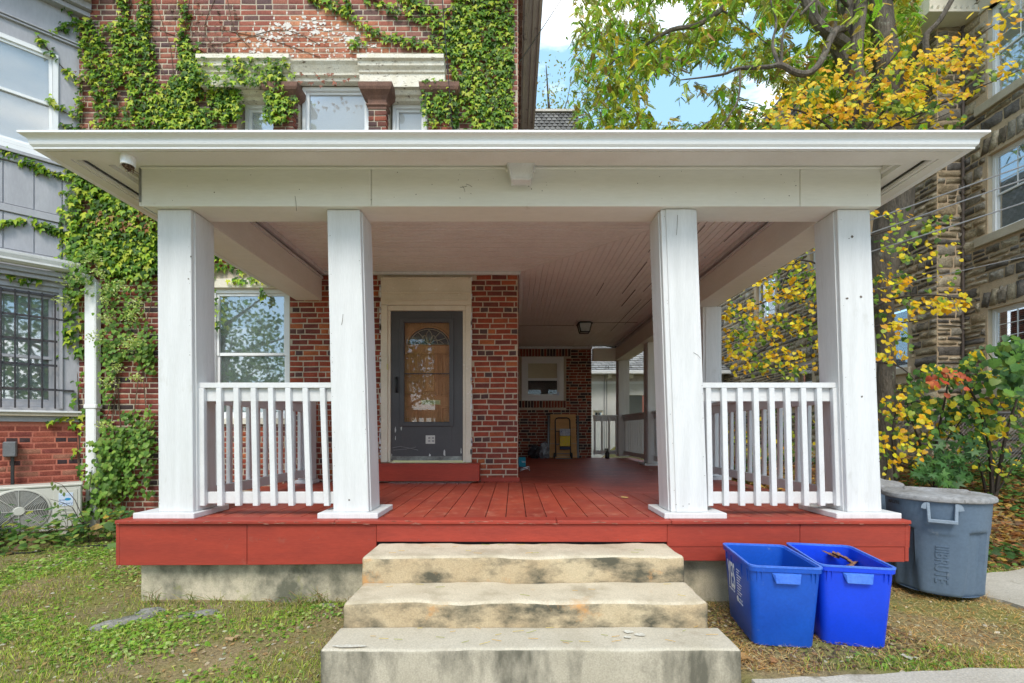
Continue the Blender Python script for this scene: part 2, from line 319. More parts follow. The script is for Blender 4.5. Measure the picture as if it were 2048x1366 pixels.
def place_pieces(parent, T, items, templates, name, m, prefer, nparts, depth):
    Tn = np.array(T); sc = []
    for i, it in enumerate(items):
        p = T @ Vector((it[0], 0, it[1])); s = cull_score(p)*it[2]
        if s and hidden_front(1028+900*p.x/p.y, 861-900*(p.z-CAMZ)/p.y): s = 0
        if s and prefer: s *= prefer(1028+900*p.x/p.y, 861-900*(p.z-CAMZ)/p.y)
        sc.append(s)
    order = sorted(range(len(items)), key=lambda i: -sc[i]); single = set(i for i in order[:nparts] if sc[i] > 0)
    V = []; Fc = []; C = []; off = 0
    for i, (u, z, w, h, c, rot) in enumerate(items):
        k = R.randrange(len(templates)); tv, tf = templates[k]
        if i in single:
            key = (name, k, m.name)
            if key not in _bmesh: _bmesh[key] = fastmesh('_'+name, tv, tf, m)
            o = bpy.data.objects.new(name, _bmesh[key]); COL.objects.link(o)
            o.matrix_world = T @ Matrix.Translation((u, 0, z)) @ Matrix.Rotation(rot, 4, 'Y') @ Matrix.Diagonal((w, depth, h, 1))
            o.color = (*c, 1); par(o, parent)
        else:
            lv = tv*np.array([w, depth, h])
            if rot:
                cs, sn = math.cos(rot), math.sin(rot); lv = np.stack([lv[:, 0]*cs+lv[:, 2]*sn, lv[:, 1], -lv[:, 0]*sn+lv[:, 2]*cs], 1)
            lv = lv+np.array([u, 0, z]); V.append(lv @ Tn[:3, :3].T+Tn[:3, 3]); Fc.append(tf+off); off += len(tv); C += [c]*len(tf)
    if V:
        o = fastmesh(name+'_field', np.concatenate(V), np.concatenate(Fc), m, None, np.array(C)); par(o, parent)
        tag(o, kind='stuff')
def frame_T(origin, udir):     # wall frame: x = udir (horizontal), z up, y = into the wall (away from viewer side)
    u = Vector((udir[0], udir[1], 0)).normalized(); n = Vector((-u.y, u.x, 0))
    m = Matrix(((u.x, n.x, 0, origin[0]), (u.y, n.y, 0, origin[1]), (0, 0, 1, origin[2]), (0, 0, 0, 1))); return m
def setT(o, T):
    o.matrix_world = T; return o

# ------------------------------------------------------------------ leaves
def lt(pts, faces): return np.array(pts, dtype=float), faces
# leaves lie in local XY plane, stem at origin, tip toward +Y, upper side +Z; quads/tris given as quads (tri repeats handled by separate list)
IVY = lt([(0, 0, 0), (-.30, -.10, -.02), (-.52, .30, -.06), (-.20, .42, .02), (0, 1., -.14), (.20, .42, .02), (.52, .30, -.06), (.30, -.10, -.02), (0, .40, .07)],
         [(0, 8, 2, 1), (8, 4, 3, 2), (8, 6, 5, 4), (0, 7, 6, 8)])
HEART = lt([(0, 0, 0), (-.28, -.16, -.03), (-.54, .18, -.05), (-.40, .62, -.06), (0, 1., -.10), (.40, .62, -.06), (.54, .18, -.05), (.28, -.16, -.03), (0, .45, .05)],
           [(0, 8, 2, 1), (8, 4, 3, 2), (8, 6, 5, 4), (0, 7, 6, 8)])
OVAL = lt([(0, 0, 0), (-.26, .35, .03), (-.20, .7, 0), (0, 1., -.06), (.20, .7, 0), (.26, .35, .03)], [(0, 5, 4, 1), (1, 4, 3, 2)])
def _mk_frond(n=6):
    v = []; f = []
    for i in range(n*2+1):
        if i < n*2:
            t = .15+.8*(i//2)/n; s = -1 if i % 2 else 1; L = .30*(1-.35*t); a = rad(62)
            d = np.array([s*math.sin(a), math.cos(a), -.25]); p = np.array([0, t, -.18*t*t]); w = np.array([0, 1, 0])*.15
        else: d = np.array([0, 1, -.3]); p = np.array([0, .95, -.17]); w = np.array([1, 0, 0])*.13; L = .26
        k = len(v); v += [p, p+d*L*.45+w, p+d*L, p+d*L*.45-w]; f.append((k, k+1, k+2, k+3))
    k = len(v); v += [np.array(q) for q in ((-.008, 0, 0), (.008, 0, 0), (.005, .95, -.17), (-.005, .95, -.17))]; f.append((k, k+1, k+2, k+3))
    return np.array(v), f
FROND = _mk_frond()
def _mk_maple():
    pts = []; n = 5; 
    pts.append((0, .35, .05))
    for i in range(2*n+1):
        a = rad(-150+300*i/(2*n)); r = (.62 if i % 2 else .26) if i not in (0, 2*n) else .2
        pts.append((math.sin(a)*r, .35+math.cos(a)*r*1.0, -.05 if i % 2 else 0))
    f = [(0, i, i+1, i+2) for i in range(1, 2*n, 2)]
    return np.array(pts), f
MAPLE = _mk_maple()
def basis(tip, normal):      # arrays (n,3)
    t = tip/np.linalg.norm(tip, axis=1, keepdims=True); x = np.cross(t, normal); x /= np.linalg.norm(x, axis=1, keepdims=True)+1e-9; z = np.cross(x, t)
    return np.stack([x, t, z], axis=2)
_leafm = {}
def leaves(parent, tname, template, P, B, S, C, nparts=300, part='leaf', rest='foliage', m=None, minpx=9):
    m = m or M['leaf']; tv, tf = template; n = len(P); tf = np.array(tf)
    px = 1028+900*P[:, 0]/P[:, 1]; py = 861-900*(P[:, 2]-CAMZ)/P[:, 1]
    app = S*900/np.maximum(P[:, 1], .3); vis = (px > 5) & (px < 2043) & (py > 5) & (py < 1361) & (P[:, 1] > .5)
    hid = np.array([hidden_front(a, b) for a, b in zip(px, py)]) & (P[:, 1] > 3)
    sc = np.where(vis & ~hid, app, 0); order = np.argsort(-sc); single = order[:nparts]; single = single[sc[single] > minpx]
    ms = np.zeros(n, bool); ms[single] = True
    key = (tname, m.name)
    if key not in _leafm: _leafm[key] = fastmesh('_'+part, tv, tf, m)
    for i in single:
        o = bpy.data.objects.new(part, _leafm[key]); COL.objects.link(o); mw = Matrix.Identity(4)
        for a in range(3):
            for b in range(3): mw[a][b] = B[i, a, b]*S[i]
            mw[a][3] = P[i, a]
        o.matrix_world = mw; o.color = (*C[i], 1); par(o, parent)
    r = ~ms
    if r.any():
        Pr, Br, Sr, Cr = P[r], B[r], S[r], C[r]; k = len(Pr)
        V = np.einsum('nij,vj->nvi', Br, tv)*Sr[:, None, None]+Pr[:, None, :]
        Fq = (tf[None]+(np.arange(k)*len(tv))[:, None, None]).reshape(-1, tf.shape[1])
        o = fastmesh(rest, V.reshape(-1, 3), Fq, m, None, np.repeat(Cr, len(tf), axis=0)); par(o, parent)
        tag(o, kind='stuff')
def pick(cols, n, jit=.18):
    c = np.array(cols)[NP.randint(0, len(cols), n)]; return np.clip(c*(1+NP.uniform(-jit, jit, (n, 1))), .004, .95)

# ================================================================== GROUND
def sstep(t): t = np.clip(t, 0, 1); return t*t*(3-2*t)
def gh(x, y):
    x = np.asarray(x, float); y = np.asarray(y, float)
    bank = .75*sstep((y-4.6)/3.6)*sstep((x-3.25)/1.3)
    lump = .018*np.sin(x*3.1+y*1.7)*np.sin(y*2.3-x)+.010*np.sin(x*9+2)*np.sin(y*8)
    left = .05*sstep((-x-3)/2)*sstep((y-4)/1.5)
    flat = (sstep((x-.9)/.5)*(y < 2.75))      # along the front walk
    front = -.08*(sstep((x+1.12)/.12)*sstep((1.24-x)/.1)*(y < 2.5))
    return bank+left+lump*(1-.6*flat)-.012+front
def axis(a, b, step, far, n):
    core = np.arange(a, b+1e-6, step); o = np.geomspace(.3, far, n); return np.concatenate([(a-o)[::-1], core, b+o])
gx = axis(-7, 7.5, .09, 120, 26); gy = axis(1.2, 9.5, .09, 170, 28)
GX, GY = np.meshgrid(gx, gy); GZ = gh(GX, GY)
i_ = np.arange(len(gy)-1)[:, None]*len(gx)+np.arange(len(gx)-1)[None]
tag(fastmesh('ground', np.stack([GX, GY, GZ], -1).reshape(-1, 3), np.stack([i_, i_+1, i_+len(gx)+1, i_+len(gx)], -1).reshape(-1, 4), M['soil'], None, None, True), kind='structure')

def slab(name, poly, z, m, thick=.05):
    n = len(poly); vs = [(x, y, z-thick) for x, y in poly]+[(x, y, z) for x, y in poly]
    return MB().add(vs, [tuple(range(n, 2*n)), tuple(range(n))[::-1]]+[(i, (i+1) % n, n+(i+1) % n, n+i) for i in range(n)]).build(name, m)
def wobble(pts, amp=.02, per=6):
    out = []
    for i in range(len(pts)):
        a, b = pts[i], pts[(i+1) % len(pts)]
        for k in range(per):
            t = k/per; out.append((a[0]+(b[0]-a[0])*t+R.uniform(-amp, amp), a[1]+(b[1]-a[1])*t+R.uniform(-amp, amp)))
    return out
tag(slab('front_path', wobble([(1.2, -8), (9, -8), (9, 2.28), (4.2, 2.47), (2.5, 2.47), (1.25, 2.36)], .012, 9), .012, M['walk']), kind='structure')
tag(slab('step_apron', [(-1.02, -8), (1.19, -8), (1.19, 2.40), (-1.02, 2.40)], -.045, M['walk']), kind='structure')
tag(slab('side_path', wobble([(3.75, 3.16), (6.2, 2.75), (9, 2.9), (9, 4.15), (5.0, 4.28), (4.1, 4.02), (3.7, 3.6)], .03, 6), .022, M['walk']), kind='structure')

# ================================================================== BRICK HOUSE
WY = 5.95
def wall_slab(name, T, u0, u1, z0, z1, openings, thick, m, parent, off=.004):
    us = sorted(set([u0, u1]+[min(max(o[k], u0), u1) for o in openings for k in (0, 1)])); zs = sorted(set([z0, z1]+[min(max(o[k], z0), z1) for o in openings for k in (2, 3)]))
    b = MB()
    for i in range(len(us)-1):
        j = 0
        while j < len(zs)-1:
            def solid(j): 
                cu, cz = (us[i]+us[i+1])/2, (zs[j]+zs[j+1])/2
                return not any(o[0] < cu < o[1] and o[2] < cz < o[3] for o in openings)
            if not solid(j): j += 1; continue
            k = j
            while k < len(zs)-1 and solid(k): k += 1
            if us[i+1]-us[i] > 1e-6: b.box(us[i], us[i+1], off, thick, zs[j], zs[k], 0, T)
            j = k
    return b.build(name, m, parent)
def tb(T): return lambda b, x0, x1, y0, y1, z0, z1, mi=0: b.box(x0, x1, y0, y1, z0, z1, mi, T)
def window(parent, T, u0, u1, z0, z1, fm='upvc', fw=.05, y=.06, split=.5, blind='blind', gl='glass', slat=.028, blind_to=0., grid=None, sashw=.035, name='window', back=True, shade=None):
    """frame -> sash, pane, blind; y is how far the frame face sits behind the wall face (negative = proud)"""
    B = MB(); bx = tb(T); d = .07
    bx(B, u0, u0+fw, y, y+d, z0, z1); bx(B, u1-fw, u1, y, y+d, z0, z1); bx(B, u0+fw, u1-fw, y, y+d, z1-fw, z1); bx(B, u0+fw, u1-fw, y, y+d, z0, z0+fw)
    fr = B.build(name, M[fm], parent, bevel=.004)
    a0, a1, b0, b1 = u0+fw, u1-fw, z0+fw, z1-fw; mid = b0+(b1-b0)*split
    def sash(c0, c1, yy):
        S = MB(); w = sashw
        bx(S, a0, a0+w, yy, yy+.03, c0, c1); bx(S, a1-w, a1, yy, yy+.03, c0, c1); bx(S, a0+w, a1-w, yy, yy+.03, c1-w, c1); bx(S, a0+w, a1-w, yy, yy+.03, c0, c0+w)
        if grid and (c0 > mid-.05 or grid[2]):
            for i in range(1, grid[0]): x = a0+w+(a1-a0-2*w)*i/grid[0]; bx(S, x-.008, x+.008, yy+.004, yy+.02, c0+w, c1-w)
            for i in range(1, grid[1]): z = c0+w+(c1-c0-2*w)*i/grid[1]; bx(S, a0+w, a1-w, yy+.005, yy+.019, z-.008, z+.008)
        S.build('sash', M[fm], fr, bevel=.003)
        P = MB(); bx(P, a0+w, a1-w, yy+.012, yy+.016, c0+w, c1-w); P.build('pane', M[gl], fr)
    if split > 0: sash(mid-.02, b1, y+.02); sash(b0, mid+.02, y+.035)
    else: sash(b0, b1, y+.03)
    if blind:
        S = MB(); n = int((b1-b0-blind_to)/slat); yy = y+.062
        for i in range(n):
            z = b1-(i+.5)*slat; q = slat/2
            S.add([T @ Vector(p) for p in ((a0+.01, yy, z+q), (a1-.01, yy, z+q), (a1-.01, yy+.010, z-q*.86), (a0+.01, yy+.010, z-q*.86))], [(0, 1, 2, 3)])
            S.add([T @ Vector(p) for p in ((a0+.01, yy+.010, z-q*.86), (a1-.01, yy+.010, z-q*.86), (a1-.01, yy+.012, z-q), (a0+.01, yy+.012, z-q))], [(0, 1, 2, 3)])
        S.build('blind', M[blind], fr)
    if shade:
        S = MB(); bx(S, a0+.005, a1-.005, y+.085, y+.09, shade, b1); S.build('shade', M['shade'], fr)
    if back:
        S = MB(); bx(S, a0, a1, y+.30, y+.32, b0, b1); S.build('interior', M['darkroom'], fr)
    return fr

house = wthing('brick_house', 'red brick house behind the white porch, with a charcoal storm door', 'house', (-2.8, 6.2, 0))
TF = frame_T((0, WY, 0), (1, 0))           # front wall frame: u = world X
op_front = [(-4.04, -2.97, 1.46, 3.32), (-1.75, -.565, .66, 3.33), (-3.66, -3.13, 4.2, 5.76), (-2.85, -1.90, 4.2, 5.96), (-1.66, -1.15, 4.2, 5.76)]
wall_slab('wall', TF, -5.80, .05, -.1, 8.2, op_front, .34, M['mortar'], house)
def pal_front(u, z, hdr, r):
    if z < 3.6:
        if u < -4.6:
            base = r.choice([(.30, .075, .05), (.26, .065, .045), (.20, .055, .045), (.33, .10, .065)]); return base if r.random() < .85 else (.075, .05, .05)
        if hdr and r.random() < .55: return r.choice([(.12, .062, .058), (.15, .070, .060), (.10, .058, .055)])
        return r.choice([(.36, .075, .038), (.32, .066, .036), (.28, .060, .036), (.40, .100, .045), (.25, .058, .040), (.46, .135, .05) if r.random() < .4 else (.34, .07, .04), (.20, .055, .042)])
    if -3.78 < u < -1.62 and z < 6.92-abs(u+2.5)*.32 and z > 5.9: return r.choice([(.52, .20, .10), (.56, .24, .13), (.46, .16, .09), (.50, .22, .14), (.42, .14, .08)])
    if r.random() < .4: return r.choice([(.17, .09, .08), (.20, .10, .085), (.23, .11, .09), (.13, .075, .075)])
    return r.choice([(.38, .125, .085), (.35, .11, .075), (.30, .095, .07), (.38, .14, .095), (.24, .09, .075), (.30, .13, .10)])
def pref(px, py):
    if 385 < px < 660 and py > 560: return .9 if py < 760 else .55
    if 1000 < px < 1200: return 1.3
    if 755 < px < 1045 and 545 < py < 962: return 1.4
    if py < 130 and 420 < px < 900: return 1.1
    if 165 < px < 310 and py > 560: return .6
    return .4
bricks(house, TF, 5.85, .02, 8.1, op_front+[(-4.08, -2.93, 3.3, 3.40), (-1.80, -.52, 3.3, 3.345), (-3.70, -1.12, 5.9, 6.16), (-1.8, -.5, .0, .89)], pal_front, 'brick', u0=-5.80, prefer=pref)
# side wall of the front block and the rear wing
TS = frame_T((.06, WY, 0), (0, 1)); FARY = 11.25
MB().box(-.20, .052, WY+.012, FARY, -.1, 8.2).build('wall', M['mortar'], house)
bricks(house, TS, FARY-WY, .02, 8.1, [], pal_front, 'brick', prefer=lambda a, b: .2)
TW = frame_T((0, FARY, 0), (1, 0)); op_far = [(.19, 1.24, 2.07, 3.16)]
wall_slab('wall', TW, .06, 1.93, -.1, 7.6, op_far, .3, M['mortar'], house)
def pal_far(u, z, hdr, r):
    if r.random() < (.6 if hdr else .18): return r.choice([(.09, .05, .05), (.07, .045, .045)])
    return r.choice([(.30, .075, .045), (.25, .065, .04), (.34, .09, .05), (.21, .055, .04)])
bricks(house, TW, 1.87, .05, 7.5, [(.0, 1.42, 3.15, 3.42), (.12, 1.30, 1.88, 3.16)], pal_far, 'brick', u0=.06, prefer=lambda a, b: 1.3, soldier=[(.07, 1.42, 3.28, .22), (.12, 1.30, 1.975, .18)])
MB().box(1.65, 1.93, FARY+.31, 17, -.1, 7.6).build('wall', M['mortar'], house)
bricks(house, frame_T((1.94, FARY, 0), (0, 1)), 5, .05, 7.5, [], pal_far, 'brick', nparts=0)
# windows of the house
window(house, TF, -4.02, -2.985, 1.48, 3.20, fw=.05, y=.04, split=.50, blind='blindgrey', gl='glassr')
MB().box(-4.05, -2.96, WY-.015, WY+.08, 3.203, 3.325).build('window_head', M['cream'], house, bevel=.006)
MB().box(-4.07, -2.93, WY-.05, WY+.10, 1.40, 1.478).build('window_sill', M['oldwhite'], house, bevel=.006)
window(house, TF, -3.62, -3.16, 4.3, 5.70, y=.10, fw=.045, split=0, blind='blind')
window(house, TF, -2.83, -1.92, 4.3, 5.91, y=.06, fw=.05, split=0, blind='blind')
window(house, TF, -1.635, -1.17, 4.3, 5.70, y=.10, fw=.045, split=0, blind='blind')
window(house, TW, .19, 1.24, 2.07, 3.16, y=-.02, fw=.11, split=.48, blind=None, gl='glass', shade=2.62, sashw=.05)
MB().add([(1.075, FARY+.01, 2.20), (1.16, FARY+.01, 2.20), (1.16, FARY+.01, 2.28), (1.075, FARY+.01, 2.28)], [(0, 1, 2, 3)]).build('security_sticker', M['sticker'], house)
# lintels, recessed head of the centre window, capitals, pilasters
def prof_bar(name, x0, x1, prof, m, parent, bev=0):   # prof: (y, z) outline, front first
    n = len(prof); vs = [(x0, y, z) for y, z in prof]+[(x1, y, z) for y, z in prof]
    return MB().add(vs, [tuple(range(n))[::-1], tuple(range(n, 2*n))]+[(i, (i+1) % n, n+(i+1) % n, n+i) for i in range(n)]).build(name, m, parent, bevel=bev)
W = WY
for x0, x1 in ((-4.07, -2.88), (-2.01, -.90)):
    prof_bar('lintel', x0, x1, [(W-.10, 5.79), (W-.10, 5.955), (W-.12, 5.965), (W-.125, 5.99), (W-.16, 6.02), (W-.165, 6.07), (W-.20, 6.085), (W-.20, 6.135), (W-.17, 6.15), (W+.05, 6.15), (W+.05, 5.79)], M['oldwhite'], house)
prof_bar('lintel', -2.90, -1.99, [(W-.03, 5.915), (W-.035, 5.95), (W-.07, 5.965), (W-.075, 5.99), (W-.12, 6.06), (W-.15, 6.09), (W-.15, 6.105), (W+.05, 6.11), (W+.05, 5.915)], M['oldwhite'], house)
prof_bar('lintel', -3.70, -3.10, [(W+.02, 5.70), (W+.01, 5.74), (W-.03, 5.75), (W-.05, 5.785), (W+.1, 5.785), (W+.1, 5.70)], M['oldwhite'], house)
prof_bar('lintel', -1.63, -1.13, [(W+.03, 5.70), (W+.01, 5.73), (W-.03, 5.74), (W-.06, 5.785), (W+.1, 5.785), (W+.1, 5.70)], M['oldwhite'], house)
def capital(x0, x1):
    B = MB(); lv = [(0, 5.50), (.0, 5.53), (.02, 5.545), (.02, 5.56), (.0, 5.575), (.0, 5.62), (.035, 5.66), (.085, 5.70), (.10, 5.73), (.105, 5.785)]; vs = []
    for o, z in lv:
        o *= .95; vs += [(x0-o, W-.10-o, z), (x1+o, W-.10-o, z), (x1+o, W+.05, z), (x0-o, W+.05, z)]
    B.add(vs, [(4*i+j, 4*i+(j+1) % 4, 4*i+4+(j+1) % 4, 4*i+4+j) for i in range(len(lv)-1) for j in range(4)]+[(3, 2, 1, 0)]+[tuple(4*len(lv)-4+j for j in range(4))])
    B.build('capital', M['brownstone'], house, bevel=.003)
for x0, x1 in ((-3.14, -2.87), (-1.90, -1.66), (-1.12, -.80)):
    capital(x0, x1); MB().box(x0+.01, x1-.01, W-.09, W+.05, 4.2, 5.50).build('pilaster', M['mortar'], house)
    pb = lambda u, z, h, r: r.choice([(.26, .08, .055), (.12, .07, .065), (.2, .08, .06), (.32, .10, .06)])
    bricks(house, frame_T((x0, W-.10, 0), (1, 0)), x1-x0, 4.2, 5.50, [], pb, 'brickold', nparts=15, prefer=lambda a, b: 1)
    bricks(house, frame_T((x1, W-.10, 0), (0, 1)), .12, 4.2, 5.50, [], pb, 'brickold', nparts=0)
# lime smears left round the bricked-up patch
B = MB()
for k in range(330):
    a = R.uniform(0, PI); rr = 1.0+(R.uniform(-.20, .10) if k < 150 else -abs(R.gauss(0, .45))); x = -2.72+rr*math.cos(a)*.92; z = 5.98+max(0, math.sin(a))*rr*.72+R.uniform(-.03, .05)
    if z < 6.17: continue
    n = 15; s = R.uniform(.008, .045)*(1 if k < 150 else .5); yy = W-.002-.00003*k; B.add([(x+s*R.uniform(.3, 1.5)*math.cos(2*PI*i/n), yy, z+s*R.uniform(.25, .9)*math.sin(2*PI*i/n)) for i in range(n)], [tuple(range(n))])
tag(B.build('lime_smears', mat('lime_mortar', (.74, .70, .66), .95, (.62, .56, .50), 20, var=.12, bump=.4), house), kind='stuff')
# wider pale joints between the patch bricks
B = MB()
for k in range(10):
    z = 6.165+k*.0715
    hw = .92*math.sqrt(max(0, 1-((z-6.12)/.82)**2))
    if hw > .1: B.box(-2.72-hw+R.uniform(-.1, .1), -2.72+hw+R.uniform(-.1, .1), W+.001, W+.006, z+.026, z+.046)
tag(B.build('repointed_joints', bpy.data.materials['lime_mortar'], house), kind='stuff')

# ------------------------------------------------------------------ storm door with its oak door behind
Y = WY
df = MB(); df.box(-1.755, -1.665, Y-.03, Y+.12, .90, 2.97); df.box(-.640, -.560, Y-.03, Y+.12, .90, 2.97); df.box(-1.755, -.560, Y-.03, Y+.12, 2.973, 3.335)
fr = df.build('door_frame', M['cream'], house, bevel=.006)
B = MB(); B.box(-1.665, -1.63, Y-.015, Y+.12, .905, 2.90); B.box(-.675, -.640, Y-.015, Y+.12, .905, 2.90); B.box(-1.665, -.640, Y-.015, Y+.12, 2.903, 2.97)
B.box(-1.70, -.61, Y-.05, Y-.03, 3.03, 3.045); B.box(-1.735, -.58, Y-.045, Y-.03, 3.12, 3.15); B.box(-1.72, -.595, Y-.055, Y-.03, 3.31, 3.33)
B.build('door_moulding', M['cream'], fr, bevel=.004)
# the storm door is one part (its slab) with handle, glass, muntin, sticker as sub-parts
xa, xb, za, zb = -1.628, -.677, .925, 2.898
g0, g1, h0, h1 = -1.455, -.855, 1.435, 2.745
B = MB(); yf, yb = Y+.005, Y+.045
B.box(xa, g0-.03, yf, yb, za, zb); B.box(g1+.03, xb, yf, yb, za, zb); B.box(g0-.03, g1+.03, yf, yb, za, h0-.03); B.box(g0-.03, g1+.03, yf, yb, h1+.03, zb)
sd = B.build('storm_door', M['stormdoor'], house, bevel=.003)
B = MB()
for q in ((g0-.06, g0, h0-.06, h1+.06), (g1, g1+.06, h0-.06, h1+.06), (g0, g1, h1, h1+.06), (g0, g1, h0-.06, h0)): B.box(q[0], q[1], yf-.016, yf+.02, q[2], q[3])
B.box(g0, g1, yf+.002, yf+.016, 2.065, 2.080)
B.build('glazing_frame', M['stormdoor'], sd, bevel=.006)
MB().box(g0, g1, yf+.018, yf+.021, h0, h1).build('pane', M['glassdoor'], sd)
MB().box(xa+.01, xb-.01, yf-.008, yf, za, za+.055).build('kick_strip', mat('worn_aluminium', (.30, .33, .31), .4, (.12, .12, .12), 8, metal=.4), sd)
B = MB(); B.tube([(xa+.075, yf-.01, 1.83), (xa+.075, yf-.05, 1.86), (xa+.078, yf-.055, 1.93), (xa+.075, yf-.05, 1.99), (xa+.075, yf-.01, 2.02)], [.012, .013, .015, .013, .012], 8)
B.box(xa+.055, xa+.095, yf-.012, yf, 1.82, 2.03); B.build('handle', M['black'], sd, bevel=.003, smooth=True)
st = MB().box(-1.168, -1.045, yf-.0035, yf-.001, 1.145, 1.255).build('paper_sticker', mat('paper', (.62, .62, .58), .8, (.55, .55, .50), 30), sd)
B = MB()
for i in range(4):
    x = -1.135+.05*(i % 2); z = 1.17+.04*(i//2); B.box(x, x+.028, yf-.0045, yf-.003, z, z+.022)
tag(B.build('sticker_print', mat('grey_print', (.3, .3, .3), .8), sd), kind='stuff')
B = MB()      # chips in the paint
for (x, z, w, h) in ((xa+.06, 1.33, .022, .10), (xa+.06, 1.22, .014, .06), (-1.49, 1.35, .022, .07), (-.92, 1.02, .03, .12), (-1.11, .985, .03, .07), (-.70, 1.05, .018, .12), (-1.62, .975, .02, .09)):
    n = 9; B.add([(x+w*.5*R.uniform(.4, 1.2)*math.cos(2*PI*i/n), yf-.002, z+h*.5*R.uniform(.4, 1.2)*math.sin(2*PI*i/n)) for i in range(n)], [tuple(range(n))])
B.build('paint_chip', mat('bare_filler', (.62, .64, .62), .8), sd)
MB().tube([(xa+.02, yf-.004, 1.09), (xa+.12, yf-.006, 1.11), (xa+.28, yf-.006, 1.08), (xa+.36, yf-.005, 1.06)], .003, 5).build('scratch', M['wire'], sd)
MB().tube([(xa+.03, yf-.004, 1.06), (xa+.2, yf-.006, 1.075), (xa+.33, yf-.005, 1.10)], .0025, 5).build('scratch', M['wire'], sd)
# oak door
od = MB().box(-1.60, -.70, Y+.10, Y+.14, .92, 2.88).build('inner_door', M['oak'], house)
yo = Y+.10
def panel(x0, x1, z0, z1):
    B = MB(); w = .022
    for q in ((x0, x1, z1-w, z1), (x0, x1, z0, z0+w), (x0, x0+w, z0+w, z1-w), (x1-w, x1, z0+w, z1-w)): B.box(q[0], q[1], yo-.014, yo, q[2], q[3])
    B.box(x0+w+.03, x1-w-.03, yo-.010, yo, z0+w+.03, z1-w-.03); B.build('door_panel', M['oak'], od, bevel=.006)
for x0, x1 in ((-1.50, -1.28), (-1.245, -1.015), (-.98, -.78)):
    panel(x0, x1, 2.03 if x0 != -1.245 else 1.79, 2.36); 
    if x0 != -1.245: panel(x0, x1, 1.78, 2.00)
    panel(x0, x1, 1.06, 1.64)
B = MB()      # fanlight: half-ellipse with leaded petals
cx, cz, rx, rz = -1.14, 2.465, .28, .235
def arc(rx_, rz_, n=18, a0=0, a1=PI): return [(cx+rx_*math.cos(a0+(a1-a0)*i/n), cz+rz_*math.sin(a0+(a1-a0)*i/n)) for i in range(n+1)]
fl = MB().add([(x, yo-.004, z) for x, z in arc(rx, rz)], [tuple(range(19))]).build('fanlight', mat('fanlight_glass', (.035, .04, .05), .15, spec=.8), od)
B.tube([(x, yo-.008, z) for x, z in arc(rx+.012, rz+.012)]+[(cx+rx+.012, yo-.008, cz)]+[(cx-rx-.012, yo-.008, cz)][::-1], .014, 5)
B.build('fanlight_rim', M['oak'], od)
B = MB(); lw = .0045
B.tube([(x, yo-.009, z) for x, z in arc(rx-.02, rz-.02)], lw, 4); B.tube([(cx-rx+.02, yo-.009, cz+.012), (cx+rx-.02, yo-.009, cz+.012)], lw, 4)
for a in (28, 55, 125, 152): B.tube([(cx+.11*math.cos(rad(a)), yo-.009, cz+.012+.09*math.sin(rad(a))), (cx+(rx-.02)*math.cos(rad(a)), yo-.009, cz+(rz-.02)*math.sin(rad(a)))], lw, 4)
for s in (-1, 1):
    for (w_, h_) in ((.05, .19), (.12, .12), (.20, .06)):
        B.tube([(cx+s*w_*math.sin(PI*t)*(.7+.3*t) if h_ > .15 else cx+s*w_*t*1.0, yo-.009, cz+.012+(h_*t if h_ > .15 else h_*math.sin(PI*t))) for t in [i/8 for i in range(9)]], lw, 4)
B.build('lead_strip', mat('lead_came', (.55, .50, .40), .4, metal=.3), od)
B = MB(); B.box(-1.245, -.985, yo-.018, yo, 1.665, 1.73); ms_ = B.build('mail_slot', M['brass'], od, bevel=.004)
MB().box(-1.23, -1.0, yo-.021, yo-.018, 1.675, 1.72).build('mail_flap', mat('aged_brass', (.34, .36, .18), .4, metal=.5), ms_)
MB().tube([(-1.14, yo-.012, 2.405), (-1.14, yo, 2.405)], .011, 8).build('peephole', M['brass'], od)
MB().box(-1.675, -1.655, Y-.034, Y-.03, 2.12, 2.20).build('strike_plate', M['brass'], fr)
# flaking paint along the frame
B = MB()
for k in range(60):
    s = R.choice((-1.757, -.560)); z = R.uniform(.95, 3.3); B.box(s-R.uniform(.004, .016), s+R.uniform(.004, .012), Y-.034, Y-.02, z, z+R.uniform(.02, .09))
tag(B.build('flaked_edge', M['white'], fr), kind='stuff')
# red doorstep and the red band at the foot of the wall
box('doorstep', -1.80, -.445, Y-.17, Y, .665, .895, M['red'], house, bevel=.008)
box('wall_base', -.44, .075, Y-.012, Y-.001, .642, .70, M['red'], house, bevel=.003)
MB().box(.061, .072, Y, Y+.9, .642, .70).build('wall_base', M['red'], house)
# eave running back along the side, dentils under it
B = MB(); B.box(.07, .36, 5.2, 13.0, 7.30, 7.34); B.box(.36, .40, 5.2, 13.0, 7.27, 7.50); B.box(.15, .17, 5.2, 13.0, 7.285, 7.30); B.box(.27, .285, 5.2, 13.0, 7.28, 7.30)
B.build('eave', M['eave'], house)
for i in range(16): box('corbel', .065, .12, WY+.02+i*.22, WY+.13+i*.22, 7.06, 7.30, M['brownstone'], house)
MB().add([(.40, 5.2, 7.51), (.40, 13.0, 7.51), (-2.8, 13.0, 9.3), (-2.8, 5.2, 9.3), (-6, 5.2, 7.51), (-6, 13.0, 7.51)], [(0, 1, 2, 3), (3, 2, 5, 4)]).build('roof', M['roof'], house)
